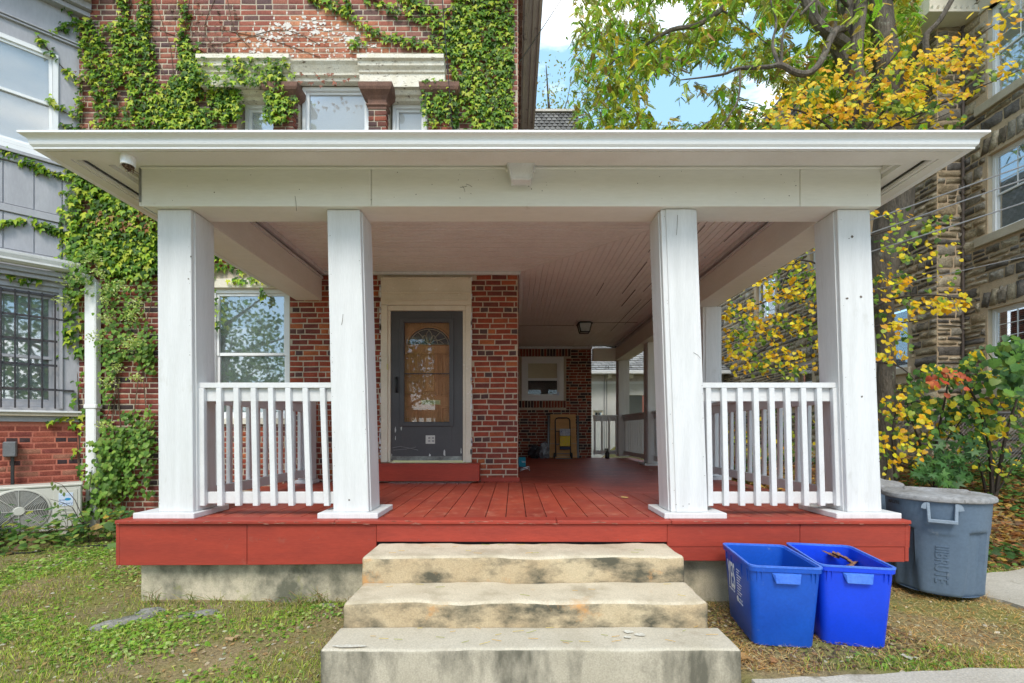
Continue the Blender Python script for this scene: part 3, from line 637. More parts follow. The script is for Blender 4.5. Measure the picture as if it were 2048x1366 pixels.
# mansard of the rear wing, hung with slates
zb_, zt_ = 7.6, 10.15
B = MB(); lo = [(.06, 11.1), (2.12, 11.1), (2.12, 17.2), (.06, 17.2)]; hi = [(.3, 12.5), (1.74, 12.5), (1.74, 17.2), (.3, 17.2)]
B.hexa([(x, y, zb_) for x, y in lo], [(x, y, zt_) for x, y in hi]); mans = B.build('roof', M['roof'], house)
nr = 20; its = []; L_ = math.hypot(1.4, zt_-zb_)
V = []; Fc = []; Cc = []
for r_ in range(nr):
    t0, t1 = r_/nr, (r_+1.15)/nr; 
    for face in (0, 1):
        a, b = (lo[0], lo[1]) if face == 0 else (lo[1], lo[2]); c, d = (hi[0], hi[1]) if face == 0 else (hi[1], hi[2])
        n = 11 if face == 0 else 24; sh = .5*(r_ % 2)
        for i in range(n+1):
            s0, s1 = max(0, (i-sh)/n), min(1, (i+1-sh)/n)
            if s1 <= s0: continue
            def P(s, t, off):
                t = min(t, 1); x = (a[0]*(1-s)+b[0]*s)*(1-t)+(c[0]*(1-s)+d[0]*s)*t; y = (a[1]*(1-s)+b[1]*s)*(1-t)+(c[1]*(1-s)+d[1]*s)*t
                return (x+(off if face else 0), y-(0 if face else off), zb_*(1-t)+zt_*t+off*.3)
            o = len(V); V += [P(s0+.01, t0, .03), P(s1-.01, t0, .03), P(s1-.01, t1, .006), P(s0+.01, t1, .006)]; Fc.append((o, o+1, o+2, o+3)); g = R.uniform(.12, .24); Cc.append((g, g*.96, g*.93))
tag(fastmesh('slate_field', V, Fc, M['slate'], house, Cc), kind='stuff')
box('ridge_cap', .25, 1.79, 12.42, 12.56, 10.14, 10.20, M['eave'], house)
# downspout at the left end of the front wall
B = MB(); B.box(-5.565, -5.415, W-.13, W-.04, 1.62, 3.25); B.box(-5.557, -5.423, W-.125, W-.045, .05, 1.62); B.box(-5.575, -5.405, W-.135, W-.035, 1.60, 1.66)
B.build('downspout', M['gutter'], house, bevel=.012)

# ================================================================== PORCH
porch = wthing('porch', 'wide white-painted wooden porch with square posts, railings and a red deck', 'porch', (0, 3.6, .0))
DZ = .64; BB = 3.04; BT_ = 3.34; CZ = 3.42; X0, X1 = -2.86, 2.815; YB = 3.45; XR = 2.955; XL = -2.98; YE = 11.3
# deck boards: front part runs front to back, the wing runs across, mitred on the diagonal
def mit(x): return WY-(x-.06)*(WY-3.52)/(XR-.06)      # diagonal from the house corner to the outer corner
x = XL+.02; i = 0
while x < XR-.03:
    x2 = min(x+.155, XR-.005); ya = 3.522
    e1 = WY-.02 if x < .06 else max(mit(x), ya+.02); e2 = WY-.02 if x2 < .06 else max(mit(x2), ya+.02)
    b = MB().hexa([(x, ya, DZ-.028), (x2, ya, DZ-.028), (x2, e2, DZ-.028), (x, e1, DZ-.028)], [(x, ya, DZ), (x2, ya, DZ), (x2, e2, DZ), (x, e1, DZ)])
    o = b.build('deck_board', M['reddeck'], porch, bevel=.002); v = R.uniform(.88, 1.08); o.color = (v, v, v, 1); x += .161
y = 3.60
while y < YE:
    y2 = min(y+.155, YE); xa = .075 if y > WY else .06+(WY-y)/(WY-3.52)*(XR-.06)+.008; xb_ = .075 if y2 > WY else .06+(WY-y2)/(WY-3.52)*(XR-.06)+.008
    if xa < XR-.05:
        b = MB().hexa([(xa, y, DZ-.028), (XR-.005, y, DZ-.028), (XR-.005, y2, DZ-.028), (xb_, y2, DZ-.028)], [(xa, y, DZ), (XR-.005, y, DZ), (XR-.005, y2, DZ), (xb_, y2, DZ)])
        o = b.build('deck_board', M['reddeck'], porch, bevel=.002); v = R.uniform(.86, 1.06); o.color = (v, v, v, 1)
    y += .158
for a, b in ((XL-.02, -1.35), (-1.347, .32), (.323, 1.18), (1.183, XR+.03)): box('deck_nosing', a, b, 3.375, 3.519, DZ-.026, DZ+.004, M['red'], porch, bevel=.006)
box('deck_frame', XL+.03, XR-.03, 3.45, WY-.05, DZ-.20, DZ-.06, M['darkroom'], porch)
box('deck_frame', .1, XR-.03, WY-.04, YE-.02, DZ-.20, DZ-.06, M['darkroom'], porch)
# fascia
F0 = 3.40
def fasc(x0, x1, z0a, z0b, z1, y=F0, t=.03): MB().hexa([(x0, y, z0a), (x1, y, z0b), (x1, y+t, z0b), (x0, y+t, z0a)], [(x0, y, z1), (x1, y, z1), (x1, y+t, z1), (x0, y+t, z1)]).build('fascia_board', M['red'], porch, bevel=.003)
fasc(XL, -2.02, .300, .303, .610); fasc(-2.017, -1.04, .303, .312, .612)
fasc(-1.037, 1.155, .480, .478, .612, F0-.006)
fasc(1.158, 2.16, .44, .44, .612); fasc(2.163, XR, .44, .44, .612); fasc(1.158, XR, .335, .325, .437, F0+.003)
MB().hexa([(XR, 3.40, .33), (XR+.03, 3.40, .33), (XR+.03, YE, .33), (XR, YE, .33)], [(XR, 3.40, .612), (XR+.03, 3.40, .612), (XR+.03, YE, .612), (XR, YE, .612)]).build('fascia_board', M['red'], porch, bevel=.003)
MB().hexa([(XR+.031, 3.42, .43), (XR+.05, 3.42, .43), (XR+.05, 3.60, .45), (XR+.031, 3.60, .45)], [(XR+.031, 3.40, .60), (XR+.04, 3.40, .60), (XR+.04, 3.6, .61), (XR+.031, 3.6, .61)]).build('fascia_board', M['red'], porch)
MB().hexa([(XL-.03, 3.40, .30), (XL, 3.40, .30), (XL, WY, .30), (XL-.03, WY, .30)], [(XL-.03, 3.40, .612), (XL, 3.40, .612), (XL, WY, .612), (XL-.03, WY, .612)]).build('fascia_board', M['red'], porch, bevel=.003)
# rendered foundation
def lumpy(name, x0, x1, y0, y1, z0, z1, ms, parent, step=.05, amp=.006, flare=0., rnd=.018, mats2=True):
    """box with a worn surface; faces up get ms[0], the rest ms[1]"""
    bm = bmesh.new(); bmesh.ops.create_cube(bm, size=1)
    for v in bm.verts: v.co = Vector((x0 if v.co.x < 0 else x1, y0 if v.co.y < 0 else y1, z0 if v.co.z < 0 else z1))
    bmesh.ops.bevel(bm, geom=[e for e in bm.edges], offset=rnd, segments=3, affect='EDGES', profile=.6)
    for ax, a, b in ((0, x0, x1), (1, y0, y1), (2, z0, z1)):
        n = max(1, int((b-a)/step))
        for k in range(1, n):
            no = [0, 0, 0]; no[ax] = 1; co = [0, 0, 0]; co[ax] = a+(b-a)*k/n
            bmesh.ops.bisect_plane(bm, geom=bm.verts[:]+bm.edges[:]+bm.faces[:], plane_co=co, plane_no=no)
    from mathutils import noise as mn
    for v in bm.verts:
        p = v.co; q = mn.noise(p*3.1)*amp*1.4+mn.noise(p*14)*amp*.6
        top = sstep((p.z-z0)/(z1-z0))
        v.co = p+Vector((q, q*(1 if p.y < y1-.02 else 0), q*.7))
        if flare: v.co.x += (1 if p.x > (x0+x1)/2 else -1)*flare*(1-(p.z-z0)/(z1-z0))
    for f in bm.faces: f.material_index = 0 if f.normal.z > .6 else 1; f.smooth = True
    me = bpy.data.meshes.new(name); bm.to_mesh(me); bm.free()
    for q in ms: me.materials.append(q)
    o = bpy.data.objects.new(name, me); COL.objects.link(o); par(o, parent); return o
lumpy('foundation', -2.90, -1.02, 3.50, 3.75, -.15, .33, (M['found'], M['found']), porch, .08, .012)
lumpy('foundation', 1.10, 2.62, 3.52, 3.75, -.15, .40, (M['found'], M['found']), porch, .1, .008)
box('foundation_pier', 2.64, 2.88, 3.50, 3.72, -.15, .36, M['stucco'], porch, bevel=.006)
box('foundation', -2.88, -2.6, 3.76, WY, -.15, .33, M['found'], porch)
box('foundation', 2.5, 2.75, 3.76, YE, -.15, .36, M['found'], porch)
# posts (slightly out of plumb, wider at the foot), each boxed from four boards on a square base plate
def post(x0t, x1t, x0b, x1b, y0, y1, zt, zb, plate=None, seam='front'):
    c = MB().hexa([(x0b, y0, zb), (x1b, y0, zb), (x1b, y1, zb), (x0b, y1, zb)], [(x0t, y0, zt), (x1t, y0, zt), (x1t, y1, zt), (x0t, y1, zt)]).build('post', M['white'], porch, bevel=.004)
    w = x1b-x0b
    if seam in ('front', 'both'):
        f = .13
        MB().hexa([(x0b+w*f, y0-.010, zb+.002), (x1b-w*f, y0-.010, zb+.002), (x1b-w*f, y0-.0005, zb+.002), (x0b+w*f, y0-.0005, zb+.002)],
                  [(x0t+w*f, y0-.010, zt-.002), (x1t-w*f*.9, y0-.010, zt-.002), (x1t-w*f*.9, y0-.0005, zt-.002), (x0t+w*f, y0-.0005, zt-.002)]).build('board', M['white'], c, bevel=.002)
    for sx, (xt, xb__) in ((-1, (x0t, x0b)), (1, (x1t, x1b))):
        a, b = sorted((xt+sx*.0005, xt+sx*.009)); a2, b2 = sorted((xb__+sx*.0005, xb__+sx*.009)); ya, yb_ = y0+.035, y1-.0
        MB().hexa([(a2, ya, zb+.002), (b2, ya, zb+.002), (b2, yb_, zb+.002), (a2, yb_, zb+.002)], [(a, ya, zt-.002), (b, ya, zt-.002), (b, yb_, zt-.002), (a, yb_, zt-.002)]).build('board', M['white'], c, bevel=.002)
    if plate: box('base_plate', plate[0], plate[1], plate[2], plate[3], DZ+.001, DZ+.045, M['white'], c, bevel=.005)
    return c
ZP = DZ+.046
P1 = post(-2.775, -2.515, -2.765, -2.497, 3.50, 3.76, BB, ZP, (-2.925, -2.455, 3.45, 3.88), None)
P2 = post(-1.455, -1.20, -1.405, -1.130, 3.50, 3.76, BB, ZP, (-1.51, -1.045, 3.45, 3.88), None)
P3 = post(1.140, 1.42, 1.222, 1.508, 3.50, 3.76, BB, ZP, (1.155, 1.635, 3.45, 3.88), 'front')
P4 = post(2.515, 2.768, 2.595, 2.862, 3.50, 3.76, BB, ZP, (2.475, 2.975, 3.45, 3.92), None)
P5 = post(2.62, 2.88, 2.63, 2.89, 6.25, 6.51, BB, ZP, (2.54, 2.98, 6.16, 6.60), 'front')
P6 = post(2.60, 2.86, 2.61, 2.87, 8.75, 9.01, BB, ZP, (2.52, 2.96, 8.66, 9.10), None)
P7 = post(2.56, 2.82, 2.56, 2.82, 11.0, 11.26, BB, ZP, None, None)
# knots, nail heads
kn = mat('knot', (.16, .13, .11), .8)
B = MB()
def dot(x, y, z, r, n=6): B.add([(x+r*math.cos(2*PI*i/n)*R.uniform(.6, 1.3), y, z+r*math.sin(2*PI*i/n)*R.uniform(.5, 1.2)) for i in range(n)], [tuple(range(n))])
for (px, py, r) in ((1706, 472, .011), (1700, 476, .005), (1696, 596, .011), (1724, 593, .010), (1726, 793, .010), (1410, 515, .006), (697, 1000, .008), (380, 512, .007), (375, 557, .007), (1352, 1009, .004), (1366, 1012, .004), (1378, 1008, .004)): dot(PX(px, 3.488), 3.4865 if 1300 < px < 1420 else 3.4985, PZ(py, 3.488), r, 7)
for k in range(70):
    xt, xb__ = R.choice(((-2.775, -2.765), (-2.515-.02, -2.497-.02), (-1.445, -1.395), (-1.215, -1.145), (1.16, 1.24), (1.40, 1.485), (2.53, 2.61), (2.755, 2.845))); t = R.random()
    dot(xt*(1-t)+xb__*t+R.uniform(.0, .012), 3.4985, BB*(1-t)+ZP*t, R.uniform(.0022, .0036), 5)
for k in range(40): dot(R.uniform(X0+.05, X1-.05), YB-.0015, R.uniform(BB+.04, BT_-.03), R.uniform(.002, .005), 5)
for k in range(120): dot(R.uniform(XL+.05, XR-.05), F0-.0075 if -1.03 < 0 else 0, R.choice((.34, .50, .57, .59)), R.uniform(.002, .0035), 5)
tag(B.build('nail_heads', kn, porch), kind='stuff')
B = MB()      # worn and chipped patches along the nosing and the foot of the posts
for k in range(90):
    x = R.uniform(XL, XR); s_ = R.uniform(.004, .018); yy = 3.3735; z = DZ+R.uniform(-.022, .002); n = 8
    B.add([(x+s_*2*R.uniform(.3, 1.2)*math.cos(2*PI*i/n), yy-.0001*k*.1, z+s_*.25*R.uniform(.4, 1.2)*math.sin(2*PI*i/n)) for i in range(n)], [tuple(range(n))])
tag(B.build('paint_chips', mat('chipped_red_wood', (.20, .06, .04), .9, (.45, .22, .16), 20), porch), kind='stuff')
B = MB()      # leaf crumbs and dirt gathered round the base plates
for k in range(240):
    px_ = R.choice((-2.93, -2.45, -1.51, -1.04, 1.15, 1.64, 2.47)); x = px_+R.gauss(0, .02); yy = R.uniform(3.45, 3.9); s_ = R.uniform(.003, .009)
    B.add([(x-s_, yy, DZ+.003), (x, yy-s_*.7, DZ+.006), (x+s_, yy, DZ+.004), (x, yy+s_*.7, DZ+.003)], [(0, 1, 2, 3)])
tag(B.build('crumbs', mat('leaf_crumbs', (.16, .10, .05), .9, (.35, .25, .12), 30), porch), kind='stuff')
B = MB()
for pts in (((2.0, 2.5, .0)), ): pass
for (px, py, dx, dy) in ((932, 368, 12, 6), (920, 375, 14, -3), (925, 372, 5, 12), (590, 392, 3, 30), (683, 650, 3, -22), (1387, 705, 14, 12), (1353, 470, 2, -40), (1046, 380, 0, 0)):
    yy = 3.4485 if py < 410 else 3.4975
    if 1300 < px < 1420: yy = 3.4885
    if dx or dy: B.tube([(PX(px, yy), yy, PZ(py, yy)), (PX(px+dx*.6, yy), yy, PZ(py+dy*.4, yy)), (PX(px+dx, yy), yy, PZ(py+dy, yy))], .0016, 3)
tag(B.build('paint_cracks', kn, porch), kind='stuff')
# beams: front (three boards), sides
def beam(name, a, b, y0, y1, z0=BB, z1=BT_, m='beam'): return box(name, a, b, y0, y1, z0, z1, M[m], porch, bevel=.004)
beam('beam', X0+.012, X1-.012, YB+.016, YB+.27, BB+.004, BT_)
for a, b in ((X0, -1.098), (-1.094, 2.192), (2.196, X1)): beam('beam_board', a, b, YB, YB+.015, BB, BT_-.004)
beam('beam', X0, X0+.32, YB+.272, WY-.001); beam('beam', X1-.315+.0, X1, YB+.272, 11.25, BB, BT_)
beam('beam', 1.945, X1-.32, 11.02, 11.22, BB, BT_)
box('beam_board', X0-.014, X0-.001, YB-.0, WY-.01, BB+.002, BT_-.02, M['beam'], porch)
box('beam_end', X0-.012, X0+.004, YB-.006, YB-.001, BB+.03, BT_-.01, mat('bare_grey_wood', (.26, .26, .25), .9, (.18, .18, .17), 20, stretch=(1, 1, .2)), porch)
for xx, s in ((X0+.321, 1), (X1-.316, -1)):
    ye = WY-.01 if s > 0 else 10.9
    box('trim', min(xx, xx+s*.02), max(xx, xx+s*.02), YB+.29, ye, BT_-.02, BT_+.01, M['white'], porch); box('trim', min(xx, xx+s*.05), max(xx, xx+s*.05), YB+.29, ye, CZ-.045, CZ-.002, M['white'], porch)
box('trim', X0+.33, .062, WY-.03, WY-.001, CZ-.045, CZ-.002, M['white'], porch, bevel=.006); box('trim', .064, .085, WY-.03, 11.2, CZ-.045, CZ-.002, M['white'], porch)
box('trim', .07, 1.95, FARY-.03, FARY-.001, CZ-.06, CZ-.002, M['white'], porch)
# ceiling: narrow beaded boards, mitred like the deck
B = MB(); w = .075; ca, cb, cy0, cy1 = X0+.30, X1-.30, YB+.26, WY+.0
def cm(yy): return .06+(WY-yy)/(WY-(YB+.26))*(cb-.06)     # mitre x at depth yy
y = cy0
while y < cy1-.01:
    y2 = min(y+w-.010, cy1); xa, xb_ = (cm(y), cm(y2)); B.hexa([(ca, y, CZ), (min(xa, cb), y, CZ), (min(xb_, cb), y2, CZ), (ca, y2, CZ)], [(ca, y, CZ+.02), (min(xa, cb), y, CZ+.02), (min(xb_, cb), y2, CZ+.02), (ca, y2, CZ+.02)]); y += w
x = .075
while x < cb-.01:
    x2 = min(x+w-.010, cb); f = lambda q: WY-(q-.06)/(cb-.06)*(WY-(YB+.26))
    B.hexa([(x, f(x)+.01, CZ), (x2, f(x2)+.01, CZ), (x2, 11.24, CZ), (x, 11.24, CZ)], [(x, f(x)+.01, CZ+.02), (x2, f(x2)+.01, CZ+.02), (x2, 11.24, CZ+.02), (x, 11.24, CZ+.02)]); x += w
tag(B.build('ceiling_boards', M['ceil'], porch), kind='stuff')
box('ceiling_backing', X0+.02, X1-.02, YB+.02, WY, CZ+.012, CZ+.04, M['ceil'], porch); box('ceiling_backing', .07, X1-.02, WY+.01, 11.26, CZ+.012, CZ+.04, M['ceil'], porch)
# peeling strips hanging from the ceiling, with the dark wood behind
B = MB(); pk = mat('peeled_dark_wood', (.09, .07, .06), .9)
for (x, ya, yb_, wd) in ((1.575, 4.8, 5.3, .006), (1.65, 5.6, 6.9, .008), (1.95, 4.6, 6.8, .006), (2.325, 4.1, 5.0, .007), (1.80, 6.7, 7.6, .014), (2.18, 5.4, 8.9, .006), (1.275, 6.4, 7.0, .006), (2.03, 7.2, 9.5, .008)):
    B.hexa([(x, ya, CZ-.004), (x+wd, ya, CZ-.004), (x+wd*1.6, yb_, CZ-.004), (x+wd*.6, yb_, CZ-.004)], [(x, ya, CZ-.001), (x+wd, ya, CZ-.001), (x+wd*1.6, yb_, CZ-.001), (x+wd*.6, yb_, CZ-.001)])
for (x, yy, L) in ((1.5, 8.75, .9), (.1, 9.0, 1.1)): B.hexa([(x, yy, CZ-.004), (x+L, yy-.02, CZ-.004), (x+L, yy, CZ-.004), (x, yy+.012, CZ-.004)], [(x, yy, CZ-.001), (x+L, yy-.02, CZ-.001), (x+L, yy, CZ-.001), (x, yy+.012, CZ-.001)], 0)
B.build('ceiling_crack', pk, porch)

# gutter and soffit swept round three sides
GX0, GX1, GY0 = X0+.05, X1-.14, YB
def sweep(name, prof, m, bev=0, smooth=False):
    n = len(prof); vs = []
    for st in range(4):
        for o, z in prof:
            vs.append([(GX0-o, WY-.01, z), (GX0-o, GY0-o, z), (GX1+o, GY0-o, z), (GX1+o, 11.6, z)][st])
    fs = [(s*n+i, s*n+(i+1) % n, (s+1)*n+(i+1) % n, (s+1)*n+i) for s in range(3) for i in range(n)]+[tuple(range(n)), tuple(3*n+i for i in range(n))[::-1]]
    o = MB().add(vs, fs).build(name, m, porch, bev)
    bm = bmesh.new(); bm.from_mesh(o.data); bmesh.ops.recalc_face_normals(bm, faces=bm.faces); bm.to_mesh(o.data); bm.free(); return o
sweep('gutter', [(.395, 3.222), (.418, 3.214), (.425, 3.214), (.425, 3.226), (.430, 3.230), (.437, 3.238), (.440, 3.250), (.441, 3.266), (.446, 3.275), (.458, 3.284), (.470, 3.288), (.477, 3.292), (.477, 3.306), (.466, 3.306), (.462, 3.298), (.440, 3.290), (.430, 3.262), (.400, 3.240), (.396, 3.306), (.386, 3.306), (.386, 3.222)], M['gutter'])
sweep('fascia', [(.385, 3.235), (.385, 3.33), (.355, 3.33), (.355, 3.235)], M['soffit'])
sweep('soffit_board', [(.384, 3.218), (.384, 3.232), (.30, 3.232), (.30, 3.218)], M['soffit'])
sweep('soffit_board', [(.299, 3.226), (.299, 3.25), (.275, 3.25), (.275, 3.226)], M['soffit'])
sweep('soffit_board', [(.262, 3.262), (.262, 3.30), (.16, 3.30), (.16, 3.262)], M['soffit'])
sweep('soffit_panel', [(.28, 3.335), (.28, 3.35), (-.18, 3.35), (-.18, 3.335)], M['soffit'])
sweep('soffit_board', [(.158, 3.292), (.158, 3.334), (.13, 3.334), (.13, 3.292)], M['soffit'])
box('bed_moulding', X0+.01, X1-.01, YB-.022, YB-.001, BT_-.022, BT_-.006, M['beam'], porch, bevel=.004)
# roof
a = .37; E1 = (GX0-a, GY0-a, 3.325); E2 = (GX1+a, GY0-a, 3.325); K = (-.34, WY-.005, 4.02); K2 = (.10, WY-.005, 4.02); E3 = (GX0-a, WY-.005, 3.325); E4 = (GX1+a, 11.6, 3.325); K3 = (.10, 11.6, 4.02)
MB().add([E1, E2, K2, K, E3, E4, K3], [(0, 1, 2, 3), (0, 3, 4), (1, 5, 6, 2)]).build('roof', M['roof'], porch)

# railings
def railing(p, q, n=None, outer=-1, ztop=1.700, zcap=.042, lean=(0, 0), pitch=.136, wood='white_rail', margin=.01, mend=None):
    """from p to q (x,y) along the rail centre; balusters nailed on the outer face (outer=-1: towards -normal)"""
    a = Vector((p[0], p[1], 0)); b = Vector((q[0], q[1], 0)); L = (b-a).length; d = (b-a)/L; T = frame_T((a.x, a.y, 0), (d.x, d.y)); s = outer
    B = MB(); ya, yb_ = sorted((s*.02, -s*.055)); B.box(0, L, min(s*.05, -s*.055), max(s*.05, -s*.055), ztop-zcap, ztop, 0, T); B.box(.004, L-.004, -.018, .018, ztop-zcap-.105, ztop-zcap, 0, T); rl = B.build('railing', M[wood], porch, bevel=.003)
    MB().box(.004, L-.004, -.018, .018, .735, .828, 0, T).build('bottom_rail', M[wood], rl, bevel=.003)
    n = n or max(2, round(L/pitch)); hw = .0205; zt, zb = ztop-zcap-.002, .722; me = None
    for i in range(n):
        u = (margin+hw)+(L-margin-(margin if mend is None else mend)-2*hw)*i/(n-1); y0, y1 = sorted((s*.019, s*.058)); l0 = lean[0]+(lean[1]-lean[0])*i/(n-1)
        lo_ = [T @ Vector(v) for v in ((u-hw+l0, y0, zb), (u+hw+l0, y0, zb), (u+hw+l0, y1, zb), (u-hw+l0, y1, zb))]; hi_ = [T @ Vector(v) for v in ((u-hw, y0, zt), (u+hw, y0, zt), (u+hw, y1, zt), (u-hw, y1, zt))]
        MB().hexa(lo_, hi_).build('baluster', M[wood], rl, bevel=.003)
    return rl
railing((-2.500, 3.62), (-1.41, 3.62), 8, -1, lean=(.006, .035), margin=.002, mend=.09)
railing((1.46, 3.62), (2.625, 3.62), 9, -1, lean=(.018, .03), margin=.06)
railing((-2.66, 3.77), (-2.66, 5.70), 13, 1)
railing((2.74, 3.77), (2.745, 6.24), 17, -1); railing((2.74, 6.52), (2.73, 8.74), 15, -1); railing((2.73, 9.02), (2.69, 10.99), 14, -1)
railing((1.96, 11.13), (2.55, 11.13), 4, -1)
nw = MB().box(-2.745, -2.575, 5.70, 5.87, DZ+.05, 1.70); nw.box(-2.735, -2.585, 5.71, 5.86, 1.70, 1.73); nw.box(-2.775, -2.545, 5.68, 5.90, DZ+.001, DZ+.05)
nw.build('newel_post', M['white'], porch, bevel=.012)

# boxed-in light fixture on the beam, dead spotlight with a leaf nest, lantern on the ceiling
lf = wthing('beam_light', 'small trapezoid light fixture painted over white, at the middle of the porch beam', 'light fixture', (PX(1042, 3.36), 3.40, 3.33))
cx = PX(1042, 3.38); z1_, z0_ = 3.345, PZ(357, 3.30)
MB().add([(cx-.074, 3.2585, 3.288), (cx+.074, 3.2585, 3.288), (cx+.050, 3.298, 3.205), (cx-.050, 3.298, 3.205)], [(0, 1, 2, 3)]).build('lens', mat('painted_lens', (.50, .48, .42), .5, (.44, .42, .36), 5), lf)
box('back_plate', cx-.115, cx+.115, 3.405, 3.449, PZ(341, 3.42), 3.333, M['beam'], lf, bevel=.003)
B = MB(); hi_ = [(cx-.105, 3.25, 3.300), (cx+.105, 3.25, 3.300), (cx+.105, 3.404, 3.300), (cx-.105, 3.404, 3.300)]; lo_ = [(cx-.070, 3.31, 3.172), (cx+.070, 3.31, 3.172), (cx+.070, 3.404, 3.172), (cx-.070, 3.404, 3.172)]
B.hexa(lo_, hi_); bd = B.build('housing', M['white'], lf, bevel=.003)
B = MB(); B.tube([hi_[0], lo_[0]], .009, 4); B.tube([hi_[1], lo_[1]], .007, 4); B.tube([lo_[0], lo_[1]], .007, 4); B.tube([hi_[0], hi_[1]], .007, 4); B.tube([lo_[1], lo_[2]], .006, 4); B.tube([lo_[0], lo_[3]], .006, 4)
B.build('frame', M['white'], lf)
sp = wthing('spotlight_socket', 'small white round socket stuffed with dead leaves under the left end of the gutter', 'light socket', (PX(258, 3.12), 3.12, 3.22))
cx, cy = PX(256, 3.12), 3.12
B = MB(); B.lathe([(.001, 3.218), (.042, 3.218), (.044, 3.20), (.043, 3.155), (.038, 3.152), (.036, 3.19)], 20, (cx, cy, 0)); B.build('socket', M['gutter'], sp, smooth=True)
B = MB()
for k in range(16):
    a = R.uniform(0, 6.28); B.tube([(cx+.015*math.cos(a), cy+.015*math.sin(a), 3.18), (cx+.03*math.cos(a), cy+.03*math.sin(a), 3.15), (cx+R.uniform(-.04, .07), cy+R.uniform(-.04, .04), 3.10+R.uniform(0, .03))], [.006, .005, .001], 4)
B.build('dead_leaves', mat('dead_leaf', (.16, .10, .06), .9, (.10, .06, .04), 30), sp)
ln = wthing('porch_lantern', 'dark bronze lantern fixed to the porch ceiling', 'lantern', (1.36, 8.75, 3.42))
cx, cy = 1.37, 8.75
B = MB(); B.hexa([(cx-.15, cy-.15, 3.385), (cx+.15, cy-.15, 3.385), (cx+.15, cy+.15, 3.385), (cx-.15, cy+.15, 3.385)], [(cx-.10, cy-.10, 3.418), (cx+.10, cy-.10, 3.418), (cx+.10, cy+.10, 3.418), (cx-.10, cy+.10, 3.418)]); B.build('canopy', M['black'], ln, bevel=.004)
B = MB(); t4 = [(cx+s*.12, cy+q*.12, 3.385) for s, q in ((-1, -1), (1, -1), (1, 1), (-1, 1))]; b4 = [(cx+s*.085, cy+q*.085, 3.225) for s, q in ((-1, -1), (1, -1), (1, 1), (-1, 1))]
for i in range(4): B.tube([t4[i], b4[i]], .010, 4); B.tube([b4[i], b4[(i+1) % 4]], .012, 4)
B.build('frame', M['black'], ln)
B = MB(); B.hexa([(x*.98+cx*.02, y*.98+cy*.02, z) for x, y, z in b4], [(x*.98+cx*.02, y*.98+cy*.02, z) for x, y, z in t4]); B.build('glass_box', mat('frosted_glass', (.42, .44, .44), .3), ln)

# ================================================================== STEPS
steps = wthing('concrete_steps', 'three worn concrete steps, stained dark on the risers, up to the red porch', 'steps', (.07, 2.8, 0))
lumpy('step', -1.025, 1.150, 3.035, 3.395, -.02, .470, (M['step_top'], M['riser']), steps, .045, .010, .010, .030)
lumpy('step', -1.012, 1.158, 2.680, 3.037, -.02, .300, (M['step_top'], M['riser']), steps, .045, .010, .012, .030)
lumpy('step', -1.035, 1.218, 2.405, 2.683, -.10, .150, (M['step_grey'], M['riser_grey']), steps, .045, .006, .004, .020)
B = MB()
for k, (x, y, s, e) in enumerate(((-.90, 2.428, .10, .16), (.66, 2.60, .028, .8), (.72, 2.56, .035, .6), (.64, 2.53, .022, .7))):
    n = 13; B.add([(x+s*R.uniform(.75, 1.15)*math.cos(2*PI*i/n), y+s*e*R.uniform(.75, 1.15)*math.sin(2*PI*i/n), .1585+.0008*k) for i in range(n)], [tuple(range(n))])
tag(B.build('paint_spots', mat('spilt_white_paint', (.62, .60, .54), .9, (.48, .44, .36), 40), steps), kind='stuff')

# ================================================================== GREY BAY OF THE ADJOINING HOUSE
gh_ = wthing('grey_house', 'adjoining house with an angled grey-painted wooden bay over red brick, windows with white blinds', 'house', (-6.6, 5.2, 0))
gu = Vector((.733, .68)).normalized(); GL = 3.0; gO = (-5.75-gu.x*GL, 5.95-gu.y*GL, 0); TG = frame_T(gO, gu)      # local x: GL = corner at the brick wall
g = lambda t: GL-t
GB = lambda name, t1, t0, y0, y1, z0, z1, m, parent=None, bevel=.004: MB().box(g(t1), g(t0), y0, y1, z0, z1, 0, TG).build(name, m, parent or gh_, bevel)
opg = [(g(.86), g(.19), 1.62, 3.10), (g(.86), g(.19), 4.84, 6.16)]
wall_slab('wall', TG, 0, GL+.25, 1.56, 7.5, opg, .3, M['greypaint'], gh_, off=0)
wall_slab('wall', TG, 0, GL, -.1, 1.44, [], .3, M['mortar_red'], gh_)
def pal_g(u, z, hdr, r):
    if hdr and r.random() < .85: return r.choice([(.075, .045, .045), (.06, .04, .045), (.10, .05, .05)])
    return r.choice([(.36, .10, .065), (.30, .08, .055), (.34, .14, .09), (.26, .07, .055), (.40, .18, .12) if r.random() < .4 else (.33, .09, .06)])
bricks(gh_, TG, GL, .02, 1.44, [], pal_g, 'brickold', joint=.016, prefer=lambda a, b: 1, nparts=120)
GB('sill', GL, -.10, -.09, .10, 1.50, 1.56, M['limestone']); GB('fascia_board', GL, -.02, -.03, .0, 1.43, 1.498, M['greypaint'])
GB('drip_edge', GL, -.06, -.11, -.091, 1.545, 1.57, M['white'])
f1 = window(gh_, TG, g(.86), g(.19), 1.62, 3.10, fm='greypaint', fw=.06, y=.03, blind='blindgrey', gl='glassr', split=.42)
